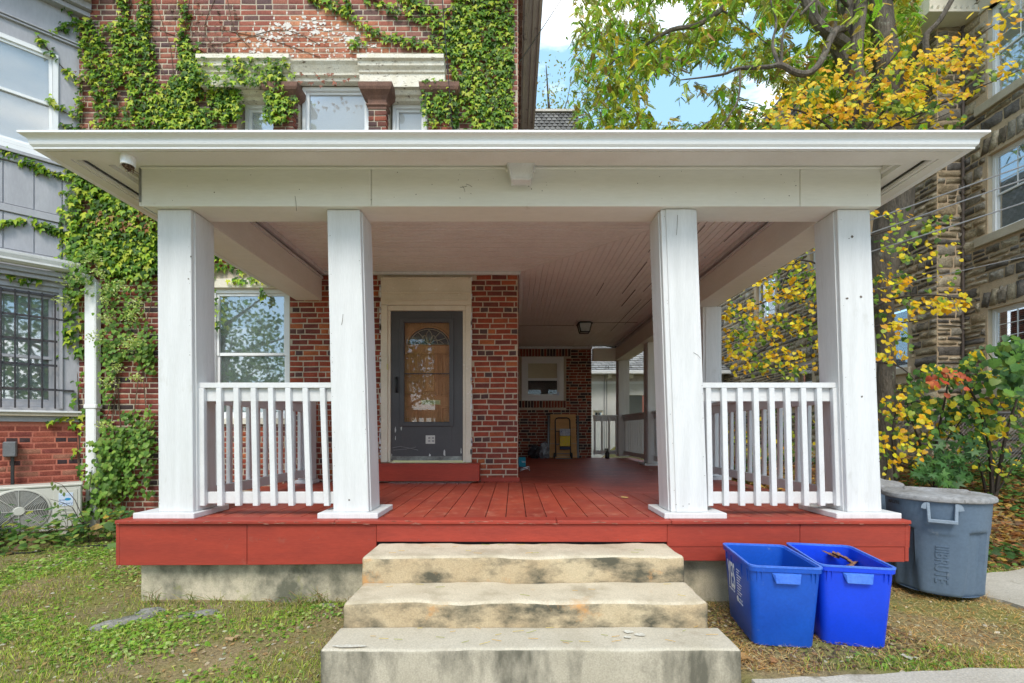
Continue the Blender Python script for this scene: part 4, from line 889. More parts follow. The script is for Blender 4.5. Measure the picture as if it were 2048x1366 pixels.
# window bars
B = MB(); bs = []
for i in range(6): t = .22+.115*i; bs.append((t, t))
for t, _ in bs: B.tube([TG @ Vector((g(t), -.045, 1.60)), TG @ Vector((g(t), -.045, 3.06))], .009, 5)
bars = B.build('window_bars', M['iron'], f1)
for z in (1.84, 2.15, 2.46, 2.75, 3.04):
    MB().box(g(.84), g(.20), -.040, -.034, z-.014, z+.014, 0, TG).build('cross_bar', M['iron'], bars)
for z in (1.84, 2.75): MB().box(g(.20), g(.05), -.030, -.002, z-.01, z+.01, 0, TG).build('bracket', M['iron'], bars)
GB('casing', .19, .15, -.025, 0, 1.60, 3.16, M['greypaint']); GB('casing', .88, .13, -.035, 0, 3.162, 3.22, M['greypaint'])
GB('cornice', GL, -.0, -.10, 0, 3.22, 3.27, M['greypaint']); GB('cornice', GL, -.0, -.14, 0, 3.272, 3.33, M['greypaint'])
B = MB(); 
pr = [(-.26, 3.36), (-.26, 3.385), (-.28, 3.43), (-.285, 3.46), (-.14, 3.46), (-.14, 3.34), (-.22, 3.34)]; n = len(pr); vs = [TG @ Vector((u, y, z)) for u in (0, g(-.02)) for y, z in pr]
MB().add(vs, [tuple(range(n))[::-1], tuple(range(n, 2*n))]+[(i, (i+1) % n, n+(i+1) % n, n+i) for i in range(n)]).build('gutter', M['white'], gh_, bevel=.003)
B = MB(); B.tube([TG @ Vector((g(.05), -.21, 3.35)), TG @ Vector((g(-.12), -.20, 3.30)), TG @ Vector((g(-.20), -.16, 3.22))], .045, 8); B.build('gutter_elbow', M['gutter'], gh_, smooth=True)
# panelled band
for z0, z1 in ((4.10, 4.62), (3.55, 3.99)):
    for t0, t1 in ((.16, .40), (.41, .66), (.67, .92)): GB('panel', t1, t0, -.012, -.001, z0, z1, M['greypaint'])
GB('rail', GL, .0, -.03, -.001, 4.0, 4.09, M['greypaint']); GB('rail', GL, 0, -.04, -.001, 4.63, 4.72, M['greypaint']); GB('rail', GL, .0, -.03, -.001, 3.47, 3.54, M['greypaint'])
GB('stile', .15, .02, -.02, -.001, 3.545, 3.995, M['greypaint']); GB('stile', .15, .02, -.02, -.001, 4.095, 4.625, M['greypaint'])
GB('sill', GL, -.02, -.07, -.001, 4.725, 4.76, M['greypaint'])
window(gh_, TG, g(.86), g(.19), 4.84, 6.16, fw=.055, y=-.02, blind='blind', gl='glassm', split=.5, slat=.03)
GB('casing', .88, .17, -.03, -.021, 4.78, 4.838, M['upvc'])
for z0, z1, d in ((6.36, 6.385, .035), (6.39, 6.41, .05), (6.78, 6.84, .10), (6.845, 6.93, .16), (6.935, 7.10, .34), (7.105, 7.2, .42)): GB('cornice', GL, -.12, -d, 0, z0, z1, M['greypaint'] if d < .3 else M['eave'])
box('roof', -9.5, -5.5, 5.0, 12, 7.5, 7.6, M['roof'], gh_)
GB('meter_box', .66, .545, -.14, -.001, 1.00, 1.185, M['galv'], bevel=.012)
GB('meter_pipe', .60, .57, -.08, -.04, .5, .999, M['black'])

# ================================================================== AIR CONDITIONER
ac = thing('air_conditioner', 'beige outdoor air conditioner unit with a round fan grille beside the white downspout', 'air conditioner')
TA = frame_T((-5.75+.68*.47-gu.x*.905, 5.95-.733*.47-gu.y*.905, 0), gu); ac.matrix_world = TA
w, d, z0, z1 = .94, .30, .10, .665
MB().box(0, w, 0, d, z0, z1-.035).build('body', M['ac'], ac, bevel=.014); MB().box(-.008, w+.008, -.008, d+.008, z1-.034, z1).build('top_cover', M['ac'], ac, bevel=.010)
fx, fz, fr_ = .41, .375, .245
B = MB(); B.lathe([(fr_+.012, 0), (fr_+.018, .006), (fr_+.012, .012), (fr_, .012)], 48)
T0 = Matrix.Translation((fx, -.002, fz)) @ Matrix.Rotation(rad(90), 4, 'X')
B.v = [tuple(T0 @ Vector(p)) for p in B.v]; gr = B.build('fan_grille', M['ac'], ac)
B = MB(); B.lathe([(.001, .0015), (fr_, .0015)], 40); B.v = [tuple(T0 @ Vector(p)) for p in B.v]; B.build('fan_opening', M['darkroom'], gr)
B = MB()
for k in range(3):      # blades
    a0 = 2*PI*k/3+.4; vs = []
    for j in range(7):
        a = a0+j*.22
        for r_ in (.06, .225): vs.append(T0 @ Vector((r_*math.cos(a), r_*math.sin(a), .004+.001*j)))
    B.add(vs, [(2*j, 2*j+1, 2*j+3, 2*j+2) for j in range(6)])
B.build('fan_blades', mat('grey_blades', (.25, .25, .25), .5), gr)
B = MB()
for i in range(15):
    r_ = .058+i*(fr_-.062)/14; B.tube([T0 @ Vector((r_*math.cos(2*PI*j/40), r_*math.sin(2*PI*j/40), .016)) for j in range(41)], .0026, 4, cap=False)
B.build('ring_wires', M['acgrille'], gr)
for k in range(8):
    a = 2*PI*k/8; MB().tube([T0 @ Vector((.05*math.cos(a), .05*math.sin(a), .021)), T0 @ Vector((fr_*math.cos(a), fr_*math.sin(a), .019))], .0035, 4).build('spoke', M['acgrille'], gr)
B = MB(); B.lathe([(.001, .026), (.045, .026), (.052, .020), (.052, .012)], 24); B.v = [tuple(T0 @ Vector(p)) for p in B.v]; B.build('hub', M['ac'], gr)
MB().box(.69, .90, -.005, 0, .14, .595).build('service_panel', M['ac'], ac, bevel=.004)
for z in (.335, .355, .30): MB().box(.73, .86, -.010, -.004, z, z+.007).build('louvre', M['ac'], ac)
st = MB().box(.735, .86, -.009, -.005, .395, .555).build('sticker', M['sticker'], ac)
R90 = Matrix.Rotation(rad(90), 4, 'X')
textmesh('brand_text', 'Century', .036, M['ink'], st, Matrix.Translation((.797, -.0095, .425)) @ R90, .0003)
textmesh('small_text', 'Energy', .018, M['ink'], st, Matrix.Translation((.765, -.0095, .470)) @ R90, .0003, bold=.0006)
B = MB(); B.add([(.815+.028*math.cos(2*PI*i/16), -.0095, .475+.017*math.sin(2*PI*i/16)) for i in range(16)], [tuple(range(16))]); B.build('swoosh', M['cyan'], st)
textmesh('line_text', 'Comfort by nature', .011, M['ink'], st, Matrix.Translation((.797, -.0095, .525)) @ R90, .0003)
MB().box(.1, .2, .02, d, .0, .10).build('foot', M['ac'], ac); MB().box(.74, .84, .02, d, .0, .10).build('foot', M['ac'], ac)
box_pipe = MB().tube([(w+.0, .15, .30), (w+.07, .16, .30), (w+.10, .22, .22), (w+.10, .3, .05)], .02, 8).build('pipe', M['black'], ac, smooth=True)

# ================================================================== RECYCLING BINS
def rrect(w, l, r, n=4):
    pts = []
    for cx, cy, a0 in ((w/2-r, -l/2+r, -90), (w/2-r, l/2-r, 0), (-w/2+r, l/2-r, 90), (-w/2+r, -l/2+r, 180)):
        for i in range(n+1): a = rad(a0+90*i/n); pts.append((cx+r*math.cos(a), cy+r*math.sin(a)))
    return pts
def bin_(label, loc, rz, pm, mess=False):
    b = thing('recycling_bin', label, 'recycling bin', loc, rz, 'blue recycling bins beside the steps')
    h = .50; lev = [(.345, .475, .0), (.350, .480, .012), (.395, .540, .42), (.400, .545, h-.035)]
    def loft(levels, name, m, parent, closed_bottom=False, inner=False):
        vs = []; n = 20
        for w, l, z in levels: vs += [(x, y, z) for x, y in rrect(w, l, .045)]
        k = len(levels); fs = [(i*n+j, i*n+(j+1) % n, (i+1)*n+(j+1) % n, (i+1)*n+j) for i in range(k-1) for j in range(n)]
        if closed_bottom: fs.append(tuple(range(n))[::-1])
        o = MB().add(vs, fs).build(name, m, parent, smooth=True); return o
    loft(lev+[(.402, .548, h-.012), (.380, .525, h-.012), (.330, .460, .02), (.02, .02, .018)], 'body', pm, b, True)
    loft([(.402, .548, h-.036), (.418, .564, h-.036), (.420, .566, h-.010), (.404, .550, h-.010)], 'rim', pm, b)
    loft([(.404, .550, h-.011), (.424, .570, h-.010), (.424, .570, h), (.398, .544, h), (.396, .542, h-.012)], 'lip', M['bluerim'], b)
    # front and back handles: a rounded lip bent down, wider above
    for s in (-1, 1):
        y = s*.273; vs = [(-.085, y, h-.040), (.085, y, h-.040), (.070, y+s*.022, h-.050), (-.070, y+s*.022, h-.050), (-.066, y+s*.026, h-.098), (.066, y+s*.026, h-.098), (.064, y+s*.012, h-.104), (-.064, y+s*.012, h-.104)]
        MB().add(vs, [(0, 1, 2, 3), (3, 2, 5, 4), (4, 5, 6, 7), (0, 3, 4, 7), (1, 6, 5, 2)]).build('handle', M['bluerim'], b)
    for x in (-.165, -.14, .14, .165):
        for s in (-1, 1): MB().hexa([(x-.003, s*.262-.006, h-.10), (x+.003, s*.262-.006, h-.10), (x+.003, s*.262+.008, h-.10), (x-.003, s*.262+.008, h-.10)], [(x-.003, s*.272-.010, h-.036), (x+.003, s*.272-.010, h-.036), (x+.003, s*.272+.010, h-.036), (x-.003, s*.272+.010, h-.036)]).build('rib', pm, b)
    for y in (-.2, -.1, .1, .2):
        for s in (-1, 1): MB().hexa([(s*.190-.008, y-.003, h-.12), (s*.190+.008, y-.003, h-.12), (s*.190+.008, y+.003, h-.12), (s*.190-.008, y+.003, h-.12)], [(s*.198-.008, y-.003, h-.036), (s*.198+.010, y-.003, h-.036), (s*.198+.010, y+.003, h-.036), (s*.198-.008, y+.003, h-.036)]).build('rib', pm, b)
    return b
bin1 = bin_('blue recycling bin nearer the steps, worn, with white YES lettering on its side', (1.685, 2.985, .0), rad(-8.5), M['bluebin'])
bin2 = bin_('brighter blue recycling bin on the right, holding scraps of brown cardboard', (2.135, 2.985, .0), rad(-12), M['bluebin2'])
# lettering on the left side of the first bin: the text reads when seen from -X
sl = math.atan2(.0225, .42)
def side(y, z): # point on the left side wall
    return Matrix.Translation((-(.1755+(z-.012)*.0552)-.004, y, z)) @ Matrix.Rotation(rad(-90), 4, 'Z') @ Matrix.Rotation(rad(90), 4, 'X') @ Matrix.Rotation(.055, 4, 'X')
textmesh('yes_lettering', 'YES', .20, M['print'], bin1, side(.105, .315) @ Matrix.Diagonal((.46, 1.25, 1, 1)), .0006, bold=.0015)
for i, (t, z, sz) in enumerate((('WE RECYCLE', .222, .017),)): textmesh('small_lettering', t, sz, M['print'], bin1, side(.105, z) @ Matrix.Diagonal((1.1, 1, 1, 1)), .0005)
for i, wd in enumerate((.7, .5, 1, .8, .6, 1, .9, .7, 1, .8)):
    B = MB(); B.box(0, .085*wd, -.0028, .0028, -.0004, .0004); B.v = [tuple(side(-.005, .395-i*.018) @ Vector(p)) for p in B.v]; B.build('text_line', M['print'], bin1)
textmesh('small_lettering', 'CITY OF', .016, M['print'], bin1, side(-.062, .205), .0005); textmesh('small_lettering', 'RECYCLES', .016, M['print'], bin1, side(-.062, .185), .0005)
B = MB(); B.add([(.020*math.cos(2*PI*i/14), .020*math.sin(2*PI*i/14), 0) for i in range(14)], [tuple(range(14))]); B.v = [tuple(side(-.005, .198) @ Vector(p)) for p in B.v]; B.build('round_mark', M['print'], bin1)
# scraps in the second bin
sc_ = wthing('cardboard_scraps', 'torn brown cardboard scraps inside the right-hand blue bin', 'scraps', (2.17, 3.1, .2))
B = MB()
for (x, y, z, a, s) in ((2.22, 3.15, .445, .5, .08), (2.29, 3.13, .43, -.6, .07), (2.26, 3.05, .38, .2, .11), (2.12, 3.0, .30, 1.2, .14), (2.2, 2.95, .25, .4, .16)):
    T = Matrix.Translation((x, y, z)) @ Matrix.Rotation(a, 4, 'Z') @ Matrix.Rotation(R.uniform(-.7, .7), 4, 'X') @ Matrix.Rotation(R.uniform(-.5, .5), 4, 'Y'); n = 6
    for q in range(n): B.box(-s+2*s*q/n, -s+2*s*(q+1)/n-.002, -s*.3, s*.3+R.uniform(-.02, .02), -.004+R.uniform(0, .012), .006+R.uniform(0, .012), 0, T)
B.build('scrap', mat('brown_scrap', (.33, .18, .10), .8, (.20, .10, .06), 25), sc_)

# ================================================================== WHEEL-LESS GREY TRASH CANS
def can(label, loc, rz, sc=1.0):
    c = thing('trash_can', label, 'trash can', loc, rz, 'grey plastic trash cans'); c.scale = (1.07*sc, 1.07*sc, .96*sc)
    n = 72; H = .755
    # the wall steps in below a shoulder except on four vertical buttresses (front, back, sides)
    def wob(a, z):
        d = abs((a+PI/4) % (PI/2)-PI/4)         # angle from the nearest buttress centre
        half = .60-.08*(1-z/H)
        sh = .50 if d > half-.02 else .0
        ins = sstep((d-half+.03)/.05)*sstep((.53-z)/.03)*.028
        grv = .012*sstep((d-.235)/.03)*sstep((.275-d)/.03)*sstep((.52-z)/.05)*sstep((z-.02)/.04)
        pan = .007*sstep((.215-d)/.03)*sstep((.50-z)/.02)
        return 1-ins/.28-grv/.28*1.0-pan/.28
    zs = [0, .012, .03, .1, .2, .3, .4, .47, .49, .50, .51, .52, .53, .55, .58, .65, .72, .745]
    pr = [(.262+.040*z/H if z > .012 else .252+z*.9, z) for z in zs]
    B = MB(); B.lathe(pr+[(.305, .746), (.308, .765), (.295, .77)], n, f=lambda a, z: float(wob(a, z))); B.lathe([(.001, .001), (.251, .001)], n)
    B.build('body', M['greybin'], c, smooth=True)
    B = MB(); B.lathe([(.318, .752), (.326, .758), (.328, .775), (.322, .790), (.312, .795), (.300, .802), (.285, .800), (.270, .806), (.20, .812), (.001, .815)], n); ld = B.build('lid', M['greylid'], c, smooth=True)
    B = MB()
    for s in (0, 1):        # raised bars on the lid
        B.hexa([(-.20, -.06+s*.10, .80), (.20, -.06+s*.10, .80), (.20, -.02+s*.10, .80), (-.20, -.02+s*.10, .80)], [(-.18, -.055+s*.10, .828), (.18, -.055+s*.10, .828), (.18, -.025+s*.10, .828), (-.18, -.025+s*.10, .828)])
    B.build('lid_rib', M['greylid'], ld, bevel=.004)
    for q in range(2):      # drop handles front and back
        Q = Matrix.Rotation(PI*q, 4, 'Z'); B = MB(); rr = -.305
        for x in (-.075, .075):
            B.add([Q @ Vector(p) for p in ((x-.009, rr-.004, .748), (x+.009, rr-.004, .748), (x*.93+.009, rr-.026, .60), (x*.93-.009, rr-.026, .60), (x-.009, rr+.012, .748), (x+.009, rr+.012, .748), (x*.93+.009, rr-.005, .60), (x*.93-.009, rr-.005, .60))],
                  [(0, 1, 2, 3), (4, 7, 6, 5), (0, 3, 7, 4), (1, 5, 6, 2), (3, 2, 6, 7), (0, 4, 5, 1)])
            sx = 1 if x > 0 else -1
            B.add([Q @ Vector(p) for p in [(x+sx*(.008+.030*math.sin(t)), rr-.003+.0, .748-.055*(1-math.cos(t*1.0))*.9 if t < 1.6 else .70) for t in (0, .5, 1.0, 1.57)]+[(x+sx*.008, rr-.003, .69)]], [(0, 1, 2, 3, 4)])
        B.box(-.078, .078, rr-.034, rr-.006, .592, .618, 0, Q)
        B.build('handle', M['greyhandle'], c, bevel=.003)
        textmesh('moulded_lettering', 'IIIBRUTE', .105, M['greybin'], c, Q @ Matrix.Translation((0, -.2690, .255)) @ Matrix.Rotation(.050, 4, 'X') @ Matrix.Rotation(rad(90), 4, 'Y') @ R90 @ Matrix.Diagonal((.78, 1, 1, 1)), .0035, bold=.001) if q == 0 else None
    textmesh('rim_lettering', 'BRUTE', .035, M['black'], c, Matrix.Rotation(rad(-56), 4, 'Z') @ Matrix.Translation((0, -.3085, .715)) @ R90, .0006, bold=.0008)
    return c
can('grey-blue plastic trash can with a dirty lid at the right corner of the red deck', (3.45, 3.68, .05), rad(-37), 1.0)
can('second grey trash can, mostly hidden behind the front one and the porch post', (3.46, 4.52, .05), rad(-30))

# ================================================================== THINGS ON THE BACK OF THE PORCH
FY = FARY-.30
cb_ = wthing('cardboard_box', 'tall flattened brown cardboard box with tape bands leaning on the far brick wall', 'cardboard box', (1.24, 11.0, DZ))
x0, x1, zz0, zz1 = PX(1099, 11.0), PX(1154, 11.0), DZ+.005, 1.72
B = MB(); B.hexa([(x0, FY+.03, zz0), (x1, FY+.03, zz0), (x1, FY+.12, zz0), (x0, FY+.12, zz0)], [(x0+.03, FY+.16, zz1), (x1-.02, FY+.16, zz1), (x1-.02, FY+.25, zz1), (x0+.03, FY+.25, zz1)]); B.build('carton', M['cardboard'], cb_, bevel=.004)
for t in (.04, .33, .66): z = zz0+(zz1-zz0)*t; yy = FY+.03+.13*t-.004; MB().box(x0+.03*t, x1-.02*t, yy, yy+.004, z-.012, z+.012).build('tape', M['tape'], cb_)
for a, b in ((x0-.05, x0-.005), (x1+.002, x1+.05)): MB().hexa([(a, FY+.06, zz0), (b, FY+.06, zz0), (b, FY+.14, zz0), (a, FY+.14, zz0)], [(a+.02, FY+.19, zz1-.03), (b+.02, FY+.19, zz1-.03), (b+.02, FY+.26, zz1-.03), (a+.02, FY+.26, zz1-.03)]).build('side_flap', M['blackbag'], cb_)
ht = wthing('hand_truck', 'black folding hand truck standing against the cardboard box on the porch', 'hand truck', (1.25, 10.9, DZ))
hx0, hx1, zt = PX(1111.5, 10.85), PX(1141, 10.85), 1.63; yb_, yt = FY-.12, FY+.05
def hy(z): return yb_+(yt-yb_)*(z-DZ)/(zt-DZ)
rr = .07
B = MB(); B.tube([(hx0, hy(DZ+.05), DZ+.05), (hx0, hy(1.2), 1.2), (hx0, hy(zt-rr), zt-rr), (hx0+rr*.3, yt, zt-rr*.3), (hx0+rr, yt, zt), (hx1-rr, yt, zt), (hx1-rr*.3, yt, zt-rr*.3), (hx1, hy(zt-rr), zt-rr), (hx1, hy(1.2), 1.2), (hx1, hy(DZ+.05), DZ+.05)], .016, 8)
B.build('frame', M['black'], ht, smooth=True)
for z in (.76, .98, 1.30): MB().tube([(hx0, hy(z), z), (hx1, hy(z), z)], .010, 6).build('cross_bar', M['galv'] if z < 1 else M['black'], ht)
MB().box(hx0-.01, hx1+.01, hy(DZ)-.17, hy(DZ)+.02, DZ+.006, DZ+.018).build('toe_plate', M['galv'], ht)
for s in (-1, 1):
    xx = (hx0-.03) if s < 0 else (hx1+.03); B = MB(); B.lathe([(.0, -.02), (.055, -.02), (.072, -.012), (.072, .012), (.055, .02), (.0, .02)], 18); B.v = [tuple(Matrix.Translation((xx, hy(.72)+.03, DZ+.074)) @ Matrix.Rotation(rad(90), 4, 'Y') @ Vector(p)) for p in B.v]; B.build('wheel', M['black'], ht, smooth=True)
pk_ = wthing('yellow_package', 'yellow and purple printed plastic package with a silver top hanging on the hand truck', 'package', (1.3, 10.8, 1.1))
px0, px1 = PX(1120, 10.8), PX(1141, 10.8)
B = MB(); B.box(px0, px1, hy(1.1)-.06, hy(1.1)-.03, .94, 1.19); B.build('printed_panel', M['yellowprint'], pk_, bevel=.01)
MB().box(px0, px1, hy(1.1)-.058, hy(1.1)-.032, 1.192, 1.36).build('silver_top', mat('silver_film', (.55, .56, .62), .35, (.30, .33, .42), 22, stain=(.10, .13, .25), stain_scale=30, stain_lo=.58, stain_hi=.62), pk_, bevel=.01)
MB().box(px0, px1, hy(1.0)-.062, hy(1.0)-.028, .86, .938).build('dark_base', mat('navy_film', (.02, .02, .10), .4, (.01, .01, .03), 30), pk_, bevel=.008)
def crumple(name, label, cat, cx, cy, sx, sy, sz, m, seed):
    from mathutils import noise as mn
    bm = bmesh.new(); bmesh.ops.create_icosphere(bm, subdivisions=4, radius=1)
    for v in bm.verts:
        p = v.co.copy(); q = 1+.45*mn.noise(p*1.7+Vector((seed, 0, 0)))+.22*abs(mn.noise(p*4.5+Vector((0, seed, 0)))); v.co = Vector((cx+p.x*sx*q, cy+p.y*sy*q, DZ+sz+max(-sz*.98, p.z*sz*q)))
    me = bpy.data.meshes.new(name); bm.to_mesh(me); bm.free(); me.materials.append(m); o = bpy.data.objects.new(name, me); COL.objects.link(o); return tag(o, label, cat)
crumple('plastic_bag', 'crumpled silvery grey plastic bag beside the cardboard box', 'bag', PX(1088, 10.85), 10.95, .13, .12, .18, M['bag'], 3.1)
crumple('black_bag', 'small black rubbish bag left of the silvery bag by the far wall', 'bag', PX(1070, 10.9), 10.98, .14, .12, .15, M['blackbag'], 7.7)
tb_ = wthing('teal_box', 'small teal printed box on the deck just past the brick corner', 'box', (.16, 8.3, DZ))
MB().box(PX(1036, 8.4), PX(1051.5, 8.4), 8.4, 8.62, DZ+.001, DZ+.175).build('carton', M['teal'], tb_, bevel=.004)
textmesh('print', 'tea', .06, M['print'], tb_, Matrix.Translation((PX(1047.5, 8.4), 8.397, DZ+.10)) @ R90, .0005)
cd = MB()
for (dx, dz) in ((.0, .0), (.02, .03), (-.02, .015)): cd.tube([(.10, 7.3+dx, DZ+.02), (.13+dx, 7.2, DZ+.05+dz), (.22+dx, 7.25, DZ+.07+dz), (.26, 7.4, DZ+.02)], .006, 5)
tag(cd.build('tangled_cord', M['white'], None, smooth=True), 'bunch of thin white cord lying on the deck by the brick corner', 'cord')
sb = wthing('spray_bottle', 'dark spray bottle standing at the far porch railing', 'bottle', (2.28, 10.95, DZ))
cx, cy = PX(1214, 10.95), 10.92
B = MB(); B.lathe([(.001, DZ+.002), (.05, DZ+.002), (.055, DZ+.02), (.055, DZ+.13), (.03, DZ+.17), (.018, DZ+.19), (.018, DZ+.21)], 14, (cx, cy, 0)); B.build('bottle', M['blackbag'], sb, smooth=True)
B = MB(); B.box(cx-.06, cx+.02, cy-.015, cy+.015, DZ+.21, DZ+.245); B.box(cx-.055, cx-.043, cy-.008, cy+.008, DZ+.17, DZ+.21); B.build('trigger', M['black'], sb, bevel=.004)
for (px, py, Y, s, a, lb) in ((1303, 940, 7.6, .045, .3, 'curled pale leaf on the deck by the base plate of the second side post'), (1170, 927, 9.2, .04, 1.2, 'tiny tan leaf on the dark deck in front of the hand truck'), (1181, 926, 9.4, .03, 2., 'tiny tan leaf on the deck just right of the cardboard box'), (1252, 1000, 4.5, .045, .4, 'yellow leaf on the red boards left of the third front post'), (1495, 978, 5.3, .05, 1.0, 'yellow leaf on the deck seen through the right-hand front railing')):
    L_ = MB().add([tuple(Matrix.Translation((PX(px, Y), Y, DZ+.006)) @ Matrix.Rotation(a, 4, 'Z') @ Vector((p[0]*s*1.6, p[1]*s*1.6, abs(p[2])*s*2))) for p in HEART[0]], HEART[1]).build('fallen_leaf', mat('tan_leaf%d' % px, (.62, .42, .16) if px != 1303 else (.65, .55, .42), .7))
    tag(L_, lb, 'fallen leaf', 'fallen leaves on the deck')

# ================================================================== REAR WHITE HOUSE
rh = wthing('white_stucco_house', 'white stucco garage house with a grey shingle roof seen through the back of the porch', 'house', (6.5, 19, 0))
Yr = 19.; zr = lambda py: PZ(py, Yr); xr = lambda px: PX(px, Yr)
ops = [(xr(1246), xr(1300), -.2, zr(790)), (xr(1186), xr(1207), zr(842), zr(821))]
TRH = frame_T((0, Yr, 0), (1, 0)); wall_slab('wall', TRH, 1.0, 9.5, -.2, zr(766), ops, .25, M['stucco'], rh, off=0)
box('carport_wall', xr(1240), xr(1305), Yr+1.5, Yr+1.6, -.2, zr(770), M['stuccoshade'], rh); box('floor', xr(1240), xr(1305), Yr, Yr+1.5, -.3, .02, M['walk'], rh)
box('trim_board', 1.0, 9.5, Yr-.03, Yr, zr(768), zr(763), M['upvc'], rh); box('gutter', 1.0, 9.6, Yr-.65, Yr-.50, zr(749)-.05, zr(746)+.03, M['upvc'], rh, bevel=.02)
box('soffit', 1.0, 9.5, Yr-.5, Yr+.2, zr(750), zr(749.5), M['eave'], rh); box('soffit_wall', 1.0, 9.5, Yr+.01, Yr+.2, zr(763.5), zr(750.5), M['eave'], rh)
for i in range(9): box('rafter_tail', 1.2+i*.9, 1.32+i*.9, Yr-.48, Yr, zr(758), zr(750.5), M['oldwhite'], rh)
window(rh, TRH, *ops[1][:2], ops[1][2], ops[1][3], fm='oldwhite', fw=.05, y=.03, split=0, blind=None, gl='glass', grid=(2, 2, 1))
V = []; Fc = []; Cc = []
for r_ in range(16):
    n = 26
    for i in range(n):
        x0 = 1.0+i*.34+(.17 if r_ % 2 else 0); y0, z0 = Yr-.62+r_*.30, zr(747)+.05+r_*.14; o = len(V); dz = R.uniform(.03, .05)
        V += [(x0, y0, z0+dz), (x0+.325, y0, z0+dz), (x0+.325, y0+.33, z0+.15), (x0, y0+.33, z0+.15)]; Fc.append((o, o+1, o+2, o+3)); q = R.uniform(.18, .34); Cc.append((q, q, q*1.0))
        o = len(V); V += [(x0, y0, z0+dz), (x0+.325, y0, z0+dz), (x0+.325, y0, z0), (x0, y0, z0)]; Fc.append((o, o+1, o+2, o+3)); Cc.append((q*.8, q*.8, q*.8))
tag(fastmesh('shingle_field', V, Fc, M['slate'], rh, Cc), kind='stuff')
MB().add([(1.0, Yr-.6, zr(747)+.03), (9.6, Yr-.6, zr(747)+.03), (9.6, Yr+4.5, zr(747)+2.4), (1, Yr+4.5, zr(747)+2.4)], [(0, 1, 2, 3)]).build('roof', M['roof'], rh)
box('wall_lamp', xr(1246), xr(1254), Yr+1.35, Yr+1.49, zr(836), zr(826), M['black'], rh, bevel=.02)
for px in (1208, 1213): MB().tube([(xr(px), Yr-.05, -.1), (xr(px), Yr-.05, zr(764)), (xr(px)-.02, Yr-.5, zr(735))], .018, 5).build('cable', M['wire'], rh)
bh = wthing('far_brick_house', 'distant red brick house with dark windows glimpsed past the porch posts', 'house', (9.2, 30, 0))
box('wall', 8.0, 20, 30, 38, 0, 6.5, mat('far_brick', (.26, .10, .07), .9, (.2, .08, .06), 3), bh)
MB().add([(7.6, 29.6, 6.5), (20.4, 29.6, 6.5), (20.4, 34, 9.3), (7.6, 34, 9.3), (7.6, 38.4, 6.5), (20.4, 38.4, 6.5)], [(0, 1, 2, 3), (3, 2, 5, 4), (0, 3, 4), (1, 5, 2)]).build('roof', M['roof'], bh)
for z in (2.2, 4.7):
    for x in (8.9, 11, 13.5): fr2 = box('window', x-.08, x+1.08, 29.95, 30.0, z-.08, z+1.28, M['upvc'], bh); box('pane', x, x+1, 29.93, 29.949, z, z+1.2, M['darkroom'], fr2)

# ================================================================== STONE BUILDING
from mathutils import noise as mnoise
sbd = wthing('stone_building', 'tall rough stone building with pale limestone sills and white sash windows on the right', 'building', (9.6, 9, 0))
def stone_template(seed):
    r = random.Random(100+seed); nx, nz = 4, 3; vs = []
    for k in range(nz+1):
        for i in range(nx+1):
            edge = i in (0, nx) or k in (0, nz); x = -.5+i/nx; z = -.5+k/nz
            if edge: vs.append((x+r.uniform(-.045, .03)*(1 if x > 0 else -1), -.15+r.uniform(-.1, .1), z+r.uniform(-.10, .06)*(1 if z > 0 else -1)))
            else: vs.append((x+r.uniform(-.06, .06), -r.uniform(.35, 1.5), z+r.uniform(-.12, .12)))
    id_ = lambda i, k: k*(nx+1)+i
    fs = [(id_(i, k), id_(i+1, k), id_(i+1, k+1), id_(i, k+1)) for k in range(nz) for i in range(nx)]
    ring = [id_(i, 0) for i in range(nx+1)]+[id_(nx, k) for k in range(1, nz+1)]+[id_(i, nz) for i in range(nx-1, -1, -1)]+[id_(0, k) for k in range(nz-1, 0, -1)]
    o = len(vs); vs += [(vs[q][0], .6, vs[q][2]) for q in ring]; n = len(ring)
    fs += [(ring[j], o+j, o+(j+1) % n, ring[(j+1) % n]) for j in range(n)]
    return np.array(vs), np.array(fs)
ST = [stone_template(i) for i in range(14)]
def scol(r): return r.choice([(.36, .29, .19), (.46, .39, .28), (.24, .20, .15), (.52, .44, .32), (.30, .26, .21), (.40, .31, .20), (.17, .15, .13), (.58, .50, .38), (.38, .34, .28), (.19, .17, .155)])
